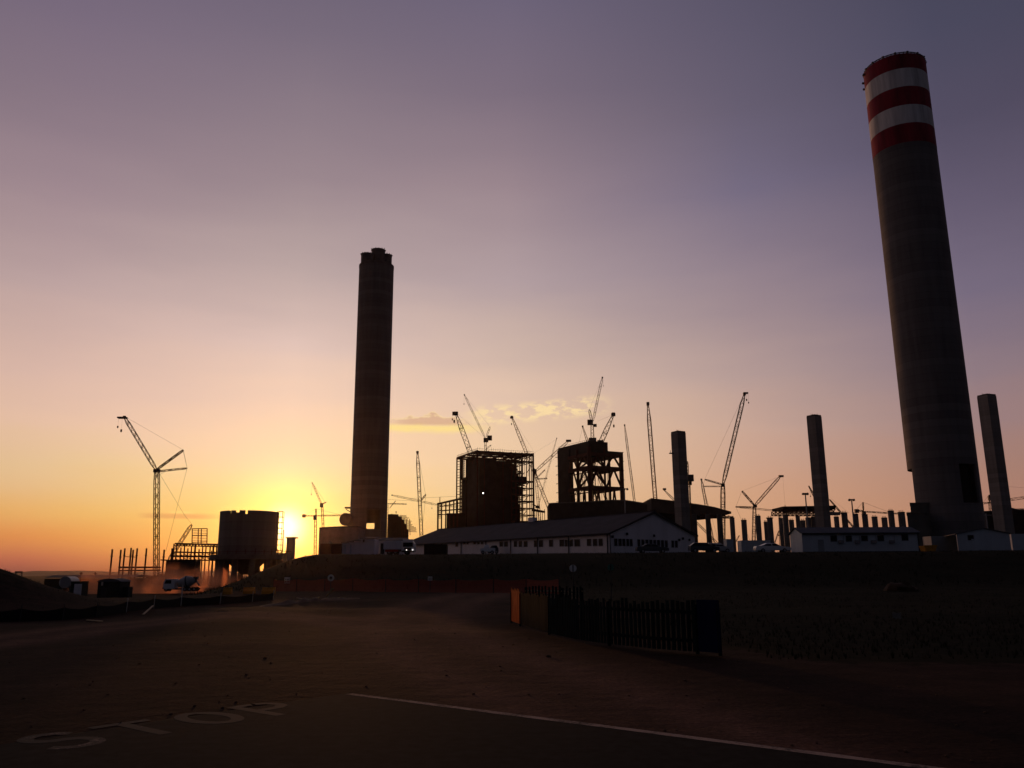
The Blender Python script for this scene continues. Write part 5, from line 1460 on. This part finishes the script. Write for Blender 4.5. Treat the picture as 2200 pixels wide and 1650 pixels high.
# ------------------------------------------------------------------ cars
def car(px0, px1, Y, paint, label, kind='saloon', face=1, zoff=0.0):
    a, b = P(px0, 1180, Y).x, P(px1, 1180, Y).x
    L = b - a; zg = T((a + b) / 2, Y) + zoff; cx = (a + b) / 2
    o = thing('parked_car', label, 'car', (cx, Y, zg), 'cars parked on the bank top')
    s = L / 4.6
    prof = {'saloon': [(-2.3, .35), (2.25, .35), (2.3, .62), (2.2, .82), (1.05, .98), (.35, 1.42), (-.75, 1.46), (-1.55, 1.08), (-2.2, 1.0), (-2.3, .7)],
            'bakkie': [(-2.3, .45), (2.25, .45), (2.3, .95), (1.2, 1.08), (.7, 1.68), (-.35, 1.7), (-.5, 1.12), (-2.3, 1.1)],
            'hatch': [(-2.2, .35), (2.2, .35), (2.25, .8), (1.2, .98), (.4, 1.5), (-1.4, 1.52), (-2.1, 1.0)]}[kind]
    W = 1.72
    mb = MB(); n = len(prof); i = 0
    for ins, y in ((.07, 0.0), (0.0, .09), (0.0, W - .09), (.07, W)):
        for x, z in prof:
            up = sst(.95, 1.5, z); yy = y + (.26 * up if y < W / 2 else -.26 * up)
            k = 1 - ins * .35
            mb.v.append(Vector((cx + face * x * s * k, Y - W / 2 + yy, zg + .9 + (z - .9) * k)))
    for r_ in range(3):
        for k in range(n):
            j = (k + 1) % n; mb.f.append((r_ * n + k, r_ * n + j, (r_ + 1) * n + j, (r_ + 1) * n + k))
    mb.f.append(tuple(range(n - 1, -1, -1))); mb.f.append(tuple(3 * n + k for k in range(n)))
    body = obj('body', mb, M[paint], o)
    # side windows, following the tumblehome
    wins = {'saloon': [[(.85, 1.02), (.30, 1.36), (-.15, 1.37), (-.15, 1.02)], [(-.25, 1.02), (-.25, 1.37), (-.72, 1.39), (-1.30, 1.06)]],
            'bakkie': [[(1.0, 1.12), (.62, 1.6), (-.28, 1.62), (-.34, 1.14)]], 'hatch': [[(.95, 1.02), (.38, 1.42), (-.3, 1.44), (-.3, 1.02)], [(-.4, 1.02), (-.4, 1.44), (-1.35, 1.44), (-1.7, 1.05)]]}[kind]
    for wv in wins:
        pts = []
        for x, z in wv:
            up = sst(.95, 1.5, z)
            pts.append(Vector((cx + face * x * s, Y - W / 2 + .26 * up - .005, zg + z)))
        obj('window', MB().prism(pts, (0, .02, 0)), M['glass'], o)
    for x in (-1.4, 1.4):
        for y in (-W / 2 - .02, W / 2 - .2):
            w_ = obj('wheel', MB().tube((cx + x * s, Y + y, zg + .32), (cx + x * s, Y + y + .22, zg + .32), .32, n=18), M['rubber'], o)
            obj('rim', MB().tube((cx + x * s, Y + y - .01, zg + .32), (cx + x * s, Y + y + .02, zg + .32), .19, n=12), M['galv'], w_)
    for y in (-.6, .6):
        obj('headlight', MB().box((cx + face * 2.26 * s, Y + y, zg + .72), (.1, .3, .14)), M['signwhite'], o)
    return o
car(1621, 1697, 133, 'carwhite', 'white saloon car before the long white trailer', 'saloon', 1, .0)
car(1510, 1572, 132, 'carsilver', 'silver hatchback partly hidden behind the dark car', 'hatch', 1, .0)
car(1478, 1545, 129, 'cardark', 'dark car parked at the right corner of the shed', 'hatch', 1, .05)
car(1366, 1436, 131, 'cardark', 'dark saloon car parked before the shed gable windows', 'saloon', 1, .0)
car(1031, 1064, 158, 'carwhite', 'small white pickup parked along the shed side wall', 'bakkie', -1, .0)
car(1046, 1072, 163, 'cardark', 'dark hatchback just behind the white pickup', 'hatch', -1, .1)

# ------------------------------------------------------------------ fences
def netting():
    pts = [(590, 83), (640, 81), (700, 79), (760, 78), (830, 76), (900, 74.5), (980, 73), (1060, 71.5), (1130, 70), (1200, 67)]
    g = [ground_at(px, Y) for px, Y in pts]
    o = thing('safety_netting', 'long orange safety netting fence at the foot of the bank', 'fence', tuple(g[0]))
    mb = MB()
    for a, b in zip(g, g[1:]):
        n = 8
        for k in range(n):
            p, q = a.lerp(b, k / n), a.lerp(b, (k + 1) / n)
            h0 = 1.15 - .14 * math.sin(math.pi * k / n) ; h1 = 1.15 - .14 * math.sin(math.pi * (k + 1) / n)
            for z0, z1 in ((.02, .5), (.5, 1.0)):
                zt0 = h0 if z1 == 1.0 else h0 * .5; zt1 = h1 if z1 == 1.0 else h1 * .5
                zb0 = .02 if z0 < .1 else h0 * .5; zb1 = .02 if z0 < .1 else h1 * .5
                bow = Vector((0, .03 * math.sin(k * 1.7), 0))
                mb.quad(p + bow + Vector((0, 0, zb0)), q + bow + Vector((0, 0, zb1)), q + Vector((0, 0, zt1)), p + Vector((0, 0, zt0)))
    obj('net', mb, M['net'], o)
    for p in g:
        obj('post', MB().tube(p - Vector((0, 0, .2)), p + Vector((0, 0, 1.3)), .04, n=8), M['signdark'], o)
netting()

def picket_run(root, g, hs, spacing, wid, m, tilt=0.02):
    """pickets as one panel mesh with rails; g are ground points of the run"""
    mb = MB(); rl = MB()
    for a, b in zip(g, g[1:]):
        d = b - a; L = Vector((d.x, d.y, 0)).length; t = Vector((d.x, d.y, 0)).normalized(); nrm = Vector((-t.y, t.x, 0))
        n = max(1, int(L / spacing))
        for k in range(n):
            c = a.lerp(b, (k + .5) / n); h = hs * random.uniform(.93, 1.05)
            lean = t * random.uniform(-tilt, tilt)
            w2 = t * (wid / 2 * random.uniform(.85, 1.1)); e = nrm * .011
            bo = c + Vector((0, 0, .05)); to = c + lean + Vector((0, 0, h))
            mb.hexa([bo - w2 - e, bo + w2 - e, bo + w2 + e, bo - w2 + e, to - w2 * .98 - e, to + w2 * .98 - e, to + w2 * .98 + e, to - w2 * .98 + e])
        for z in (.25, .8):
            rl.beam(a + Vector((0, 0, hs * z)) + nrm * .03, b + Vector((0, 0, hs * z)) + nrm * .03, .035, .07)
    return mb, rl
def picket_fence():
    A, Bq, Cq = G(1099, 1337), G(1118, 1344), G(1180, 1364)
    pts = [G(1180, 1364), G(1240, 1378), G(1310, 1388), G(1400, 1398), G(1500, 1406)]
    o = thing('picket_fence', 'low dark picket fence with an orange left end beside the dirt yard', 'fence', tuple(A))
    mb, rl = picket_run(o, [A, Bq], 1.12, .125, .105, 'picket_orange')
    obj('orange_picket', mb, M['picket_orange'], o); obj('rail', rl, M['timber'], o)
    mb, rl = picket_run(o, [Bq, Cq] + pts[1:], 1.06, .135, .09, 'picket')
    obj('dark_picket', mb, M['picket'], o); obj('rail', rl, M['picket'], o)
    a, b = G(1502, 1406), G(1549, 1410)
    mb = MB(); t = (b - a).normalized(); nrm = Vector((-t.y, t.x, 0))
    mb.obox(a + Vector((0, 0, .06)), b - a, nrm * .03, (0, 0, 1.05))
    obj('blue_panel', mb, M['picket_blue'], o)
    for q in (A, Bq, Cq, pts[2], pts[4], b):
        obj('post', MB().box(q + Vector((0, .06, .5)), (.07, .07, 1.04)), M['picket'], o)
    # the rear run of the same enclosure
    g = [ground_at(px, Y) for px, Y in ((1128, 41), (1160, 40.5), (1205, 40), (1250, 40))]
    o = thing('picket_fence', 'shorter dark picket fence behind the orange ended one', 'fence', tuple(g[0]))
    mb, rl = picket_run(o, g, 1.1, .16, .10, 'picket')
    obj('dark_picket', mb, M['picket'], o); obj('rail', rl, M['timber'], o)
    for q in (g[0], g[2], g[3]): obj('post', MB().box(q + Vector((0, .06, .5)), (.07, .07, 1.04)), M['picket'], o)
picket_fence()

def shade_net():
    pts = [(-60, 31), (60, 32.5), (150, 34), (220, 36), (283, 39), (340, 42.5), (397, 46), (480, 49), (548, 53), (592, 57)]
    g = [ground_at(px, Y) for px, Y in pts]
    o = thing('shade_net_fence', 'low sagging black shade net fence on thin pale stakes at left', 'fence', tuple(g[0]))
    mb = MB()
    for a, b in zip(g, g[1:]):
        n = 6
        for k in range(n):
            p, q = a.lerp(b, k / n), a.lerp(b, (k + 1) / n)
            p.z = T(p.x, p.y); q.z = T(q.x, q.y)
            h0 = .46 - .10 * math.sin(math.pi * k / n); h1 = .46 - .10 * math.sin(math.pi * (k + 1) / n)
            dy = Vector((0, .012, 0))
            mb.hexa([p - dy, q - dy, q + dy, p + dy, p - dy + Vector((0, 0, h0)), q - dy + Vector((0, 0, h1)), q + dy + Vector((0, 0, h1)), p + dy + Vector((0, 0, h0))])
    obj('net', mb, M['blacknet'], o)
    for k, p in enumerate(g):
        s = obj('stake', MB().beam(p - Vector((0, .06, .1)), p + Vector((.03, -.06, .62 if k != 6 else 1.1)), .026 if k != 6 else .045), M['stake'] if k > 3 else M['trim'], o)
        if k == 6: s['label'] = 'taller white stake'
shade_net()

# ------------------------------------------------------------------ vehicles and cabins in the hollow at left
def mixer_truck():
    Y = 200; c = ground_at(388, Y); zg = c.z
    s = Y / F
    def X(px): return P(px, 1250, Y).x
    o = thing('mixer_truck', 'white concrete mixer truck driving through dust below the bank', 'truck', (c.x, Y, zg))
    zb = P(388, 1266, Y).z; zg = min(zg, zb)
    zc = P(360, 1244, Y).z
    x0, x1 = X(351), X(378)
    prof = [(x0, Y, zb + .1), (x1 - .3, Y, zb + .1), (x1 - .3, Y, zc), (x0 + .45, Y, zc), (x0 + .05, Y, zb + 1.5)]
    cab = obj('cab', MB().prism(prof, (0, 2.3, 0)), M['carwhite'], o)
    obj('window', MB().prism([(x0 + .25, Y - .02, zb + 1.3), (x1 - 1.1, Y - .02, zb + 1.3), (x1 - 1.1, Y - .02, zc - .25), (x0 + .6, Y - .02, zc - .25)], (0, .03, 0)), M['glass'], cab)
    obj('bumper', MB().box((x0 + .05, Y + 1.1, zb + .25), (.25, 2.3, .35)), M['trim'], cab)
    obj('chassis', MB().obox((x0 + .3, Y + .7, zb - .1), (X(426) - x0 - .3, 0, 0), (0, .9, 0), (0, 0, .35)), M['trim'], o)
    a, b = P(382, 1254, Y + 1.1), P(421, 1246, Y + 1.1)
    m_ = a.lerp(b, .45)
    d = MB().tube(a, m_, .75, 1.35, n=22).tube(m_, a.lerp(b, .62), 1.35, 1.3, n=22, cap=False).tube(a.lerp(b, .62), b, 1.3, .55, n=22)
    dr = obj('drum', d, M['drumw'], o, smooth=True)
    obj('drum_stripe', MB().tube(a.lerp(b, .5), a.lerp(b, .56), 1.37, 1.37, n=22, cap=False), M['trim'], dr)
    obj('chute', MB().beam(P(420, 1244, Y + 1.1), P(428, 1258, Y + 1.1), .7, .2), M['steel'], o)
    obj('hopper', MB().box(P(421, 1242, Y + 1.1), (.9, 1.0, .7)), M['steel'], o)
    for px in (358, 398, 408, 418):
        for y in (Y + .05, Y + 1.9):
            w_ = obj('wheel', MB().tube((X(px), y, zb), (X(px), y + .32, zb), .5, n=18), M['rubber'], o)
            obj('rim', MB().tube((X(px), y - .01, zb), (X(px), y + .04, zb), .25, n=12), M['galv'], w_)
mixer_truck()

def hollow_cabins():
    Y = 118; c = ground_at(232, Y); zg = c.z
    l, r = P(210, 1260, Y), P(258, 1260, Y); zt = P(232, 1250, Y).z; zt2 = P(232, 1243, Y).z
    o = thing('site_hut', 'dark hut with pale curved roof in the hollow at left', 'hut', (c.x, Y, zg))
    obj('wall', MB().obox((l.x, Y, zg - .2), (r.x - l.x, 0, 0), (0, 3, 0), (0, 0, zt - zg + .2)), M['dkgreen'], o)
    mb = MB(); w = r.x - l.x; n = 10; poly = []
    for k in range(n + 1):
        t = k / n; poly.append((l.x - .15 + (w + .3) * t, Y - .2, zt + .01 + (zt2 - zt) * math.sin(math.pi * t) ** .6))
    obj('curved_roof', MB().prism(poly, (0, 3.4, 0)), M['roof2'], o)
    obj('door', MB().obox((l.x + .55, Y - .04, zg), (.7, 0, 0), (0, .05, 0), (0, 0, 1.8)), M['trim'], o)
    obj('vent', MB().box((P(220, 1254, Y).x, Y - .05, P(220, 1254, Y).z), (.25, .06, .5)), M['stake'], o)
    a, b = P(259, 1262, Y), P(276, 1262, Y)
    container(259.5, 276, 1261, 119, 'low dark crate against the right side of the hut', 'dkgreen', length=1.4, name='crate')
    Y = 150; c = ground_at(140, Y)
    l = P(128, 1250, Y).x; r = P(152, 1250, Y).x; zc = P(140, 1251, Y).z; rr = (r - l) / 2
    t = thing('water_tanker', 'round white tank end seen above the grassy mound', 'tank', (c.x, Y, c.z))
    obj('tank', MB().tube(((l + r) / 2, Y, zc), ((l + r) / 2 - .8, Y + 4.5, zc), rr, n=28), M['tank'], t, smooth=True)
    obj('tank_band', MB().tube(((l + r) / 2 - .002, Y - .03, zc), ((l + r) / 2 - .02, Y + .1, zc), rr * 1.03, n=28), M['galv'], t, smooth=True)
    mb = MB()
    for x in (l + .3, r - .3):
        for y in (Y + .5, Y + 3.8): mb.beam((x, y, c.z - .1), (x, y, zc), .18)
    obj('stand', mb, M['steel'], t)
    Y = 146
    o, a, b, zg, h = container(153, 176, 1249, Y, 'small cabin with pale front beside the round white tank', 'dkgreen', ribs=False, length=2.4, name='site_cabin')
    obj('pale_panel', MB().obox((P(160, 1258, Y).x, Y - .05, zg + h * .25), (P(176, 1258, Y).x - P(160, 1258, Y).x, 0, 0), (0, .05, 0), (0, 0, h * .62)), M['sheet'], o)
hollow_cabins()

def barriers():
    labs = ['small yellow barrier block, left of three below the bank', 'yellow barrier block between two others below the bank', 'wide yellow barrier block nearest the orange netting']
    for (px0, px1, Y), lab in zip(((481, 498, 78), (524, 547, 77), (564, 591, 76)), labs):
        a, b = P(px0, 1270, Y).x, P(px1, 1270, Y).x; g = ground_at((px0 + px1) / 2, Y); h = P(px0, 1262, Y).z - g.z
        o = thing('barrier_block', lab, 'barrier', ((a + b) / 2, Y, g.z), 'yellow barriers below the bank')
        prof = [(0, -.28, 0), (0, .28, 0), (0, .28, .25), (0, .12, .45), (0, .10, h), (0, -.10, h), (0, -.12, .45), (0, -.28, .25)]
        obj('barrier_body', MB().prism([(a, Y + p[1], g.z + p[2]) for p in prof], (b - a, 0, 0)), M['yellow'], o)
        obj('filler_cap', MB().tube(((a + b) / 2, Y, g.z + h), ((a + b) / 2, Y, g.z + h + .05), .07, n=10), M['signdark'], o)
barriers()

# ------------------------------------------------------------------ signs
def sign(px, py, Y, size, shape, label, face, mark):
    q = P(px, py, Y); g = Vector((q.x, Y, T(q.x, Y)))
    o = thing('road_sign', label, 'sign', tuple(g), 'signs below the bank')
    obj('post', MB().tube(g - Vector((0, 0, .1)), (q.x, Y + .04, q.z + size * .4), .03, n=8), M['trim'], o)
    if shape == 'round':
        pl = obj('plate', MB().tube((q.x, Y - .015, q.z), (q.x, Y + .01, q.z), size / 2, n=28), M[face], o)
    else:
        pl = obj('plate', MB().box((q.x, Y - .005, q.z), (size, .025, size * (1.1 if shape == 'tall' else .9))), M[face], o)
    yy = Y - .02
    if mark == 'disc': obj('symbol', MB().tube((q.x, yy - .006, q.z), (q.x, yy, q.z), size * .24, n=20), M['signdark'], pl)
    if mark == 'bar': obj('symbol', MB().box((q.x, yy, q.z), (size * .16, .012, size * .94)), M['signdark'], pl)
    if mark == 'two': obj('symbol', MB().box((q.x - size * .2, yy, q.z - .04), (size * .16, .012, size * .6)).box((q.x + size * .2, yy, q.z - .04), (size * .16, .012, size * .6)), M['signdark'], pl)
    if mark == 'grid':
        mb = MB()
        for dx in (-.25, .05, .3):
            for dz in (-.25, .15): mb.box((q.x + dx * size, yy, q.z + dz * size), (size * .16, .012, size * .22))
        obj('symbol', mb, M['signdark'], pl)
sign(617, 1247, 84, .55, 'tall', 'square grey sign above the left end of the orange netting', 'signwhite', 'grid')
sign(711, 1241.5, 76, .58, 'round', 'round white ringed sign with dark centre above the orange netting', 'signwhite', 'disc')
sign(924, 1243, 70, .36, 'square', 'small square sign with two dark bars at the netting', 'signwhite', 'two')
sign(1231, 1221, 55, .46, 'round', 'round white sign split by a dark bar near the picket fence', 'signwhite', 'bar')
sign(1312, 1219, 54, .42, 'round', 'dim round green sign right of the split white one', 'signgreen', 'bar')

# ------------------------------------------------------------------ small debris
def plank(p, q, w, label, m='timber'):
    p, q = Vector(p), Vector(q)
    mb = MB().beam(p, q, w, w * .35)
    solo('timber_plank', mb, M[m], label, 'plank', tuple(p), 'timber offcuts on the dirt')
def gp(px, Y, dz=0.0):
    g = ground_at(px, Y); g.z += dz; return g
plank(gp(201, 33.5, .03), gp(232, 31.8, .06), .09, 'pale plank lying before the black net at left')
plank(gp(318, 37.5, .03), gp(338, 40.5, .22), .08, 'short plank propped up near the black net stakes')
plank(gp(705, 61.5, .05), gp(718, 61, .62), .12, 'pale plank sticking up out of the debris ridge')
plank(gp(642, 56, .12), gp(672, 54.5, .05), .10, 'thin plank at the left end of the debris ridge')
plank(gp(655, 55, .03), gp(690, 55.5, .20), .09, 'plank lying crosswise on the debris ridge')
plank(gp(722, 57, .05), gp(738, 56.4, .16), .16, 'broad pale board at the right end of the debris ridge')
plank(gp(476, 40.2, .02), gp(500, 40, .04), .07, 'thin strip lying on the dirt right of the black net')
def ridge():
    mb = MB(); n = 40; m = 8
    for i in range(n + 1):
        t = i / n; px = 560 + 220 * t; Y = 46 + 13 * t
        for j in range(m + 1):
            s = (j / m - .5)
            g = ground_at(px, Y + s * 2.4)
            h = .28 * math.sin(math.pi * t) ** .5 * max(0, 1 - (2 * s) ** 2) * (.7 + .7 * noise.noise(Vector((px * .06, s * 3, 1))))
            mb.v.append(g + Vector((0, 0, h - .04)))
    for i in range(n):
        for j in range(m):
            k = i * (m + 1) + j; mb.f.append((k, k + 1, k + m + 2, k + m + 1))
    o = structure(obj('earth_ridge', mb, M['bush'], smooth=True)); o['label'] = 'low ridge of pushed up earth left of the track'
    for (px, Y, rx, rz, lab, nm) in ((1928, 70, 1.3, .8, 'brown soil heap out in the dark field at right', 'soil_heap'),):
        g = ground_at(px, Y)
        mb = MB().ball(g + Vector((0, 0, -.1)), rx, rx, rz, 20, 12, .35)
        solo(nm, mb, M['soil'], lab, 'soil heap', tuple(g), smooth=True)
    g = ground_at(1914, 30)
    mb = MB(); 
    c = g + Vector((0, 0, .22)); i = 0
    for a in range(7):
        for b in range(5):
            mb.v.append(c + Vector((-.15 + a * .05, .06 * noise.noise(Vector((a, b, 0))), .05 - b * .05 + .07 * noise.noise(Vector((a * .7, b * .7, 5))))))
    for a in range(6):
        for b in range(4): k = a * 5 + b; mb.f.append((k, k + 1, k + 6, k + 5))
    solo('plastic_scrap', mb, M['rag'], 'crumpled pale plastic scrap caught in the dark field grass', 'litter', tuple(g))
ridge()

# ------------------------------------------------------------------ grass (nobody could count it)
def grass():
    mb = MB(); rnd = random.Random(3)
    def tuft(x, y, h):
        z = T(x, y)
        for k in range(3):
            a = rnd.uniform(0, 6.28); w = h * .10
            dx, dy = math.cos(a) * w, math.sin(a) * w
            lx, ly = rnd.uniform(-.35, .35) * h, rnd.uniform(-.35, .35) * h
            i = len(mb.v)
            mb.v += [Vector((x - dx, y - dy, z - .02)), Vector((x + dx, y + dy, z - .02)), Vector((x + lx, y + ly, z + h * rnd.uniform(.7, 1.1)))]
            mb.f.append((i, i + 1, i + 2))
    for _ in range(9000):                    # bank face and lip
        y = rnd.uniform(84, 127) if rnd.random() < .6 else rnd.uniform(119, 126); t = rnd.uniform(-.62, .66); x = t * y
        if x < -.225 * y - 14: continue
        if noise.noise(Vector((x * .08, y * .08, 1))) < -.25: continue
        tuft(x, y, rnd.uniform(.12, .38) if y < 116 else rnd.uniform(.05, .2))
    for _ in range(9000):                    # field at the right
        y = 17 + 66 * rnd.random() ** 1.6; x = rnd.uniform(5.0, .75 * y + 4)
        if y < 19 + x * .05 and rnd.random() < .5: continue
        if noise.noise(Vector((x * .15, y * .15, 6))) < -.15: continue
        tuft(x, y, rnd.uniform(.04, .14))
    for _ in range(3000):                    # mound at the left
        x = -29 + rnd.gauss(0, 5); y = 41 + rnd.gauss(0, 6)
        if y < 31.5: continue
        tuft(x, y, rnd.uniform(.03, .1))
    o = obj('grass', mb, mat('dry dark grass', (0.010, 0.010, 0.005), .95, .4, .3, spec=.02))
    o['kind'] = 'stuff'; o['label'] = 'dark dry grass on the bank, field and mound'
grass()
def pebbles():
    mb = MB(); rnd = random.Random(11)
    for _ in range(350):
        y = 8 + 50 * rnd.random() ** 1.7; x = rnd.uniform(-.7, .55) * y
        if (Vector((x, y, 0)) - CORNER).dot(RD) > -.1 and (Vector((x, y, 0)) - CORNER).dot(RA) < .1: continue
        if x > 3.5 and y > 17: continue
        r = rnd.uniform(.008, .025) * (1 + (rnd.random() < .03) * 1.5)
        mb.ball((x, y, T(x, y) + r * .25), r, r * rnd.uniform(.7, 1.2), r * .6, 6, 4, .4)
    o = obj('pebbles', mb, M['bush']); o['kind'] = 'stuff'; o['label'] = 'small stones scattered on the dirt yard'
pebbles()

# ------------------------------------------------------------------ dust and haze
def volume_mat(name, col, dens, aniso, noisy=None):
    m = bpy.data.materials.new(name); m.use_nodes = True
    w = NT(m.node_tree)
    for n in list(w.n): w.n.remove(n)
    out = w.new('ShaderNodeOutputMaterial'); v = w.new('ShaderNodeVolumePrincipled')
    v.inputs['Color'].default_value = (*col, 1); v.inputs['Anisotropy'].default_value = aniso
    if noisy:
        tc = w.new('ShaderNodeTexCoord')
        n = w.noise(tc.outputs['Object'], noisy, 3, .55)
        # fade towards the outside of the cloud (generated box coordinates)
        vm = w.new('ShaderNodeVectorMath', operation='DISTANCE'); w.l.new(tc.outputs['Generated'], vm.inputs[0]); vm.inputs[1].default_value = (.5, .5, .35)
        f = w.step(vm.outputs['Value'], .5, .1)
        w.l.new(w.math('MULTIPLY', w.math('MULTIPLY', w.step(n, .38, .66), f), dens), v.inputs['Density'])
    else:
        v.inputs['Density'].default_value = dens
    w.l.new(v.outputs[0], out.inputs['Volume'])
    return m
def dust():
    for px, Y, rx, ry, rz, lab in ((345, 214, 24, 9, 6.0, 'sunlit dust drifting behind the mixer truck'), (462, 300, 16, 9, 6.5, 'sunlit dust at the foot of the round silo')):
        g = ground_at(px, Y)
        mb = MB().ball((g.x, Y, g.z + rz * .55), rx, ry, rz, 24, 14, .3)
        o = obj('dust_cloud', mb, volume_mat('dust', (.92, .40, .24), (.22), .7, .16), None, (g.x, Y, g.z)); o['kind'] = 'stuff'; o['label'] = lab
dust()
def haze():
    mb = MB().box((0, 3300, 125), (13000, 7400, 258))
    o = obj('haze', mb, volume_mat('haze', (.95, .72, .58), 0.000018, 0.92)); o['kind'] = 'stuff'
    o['label'] = 'thin evening haze over the whole site'
haze()
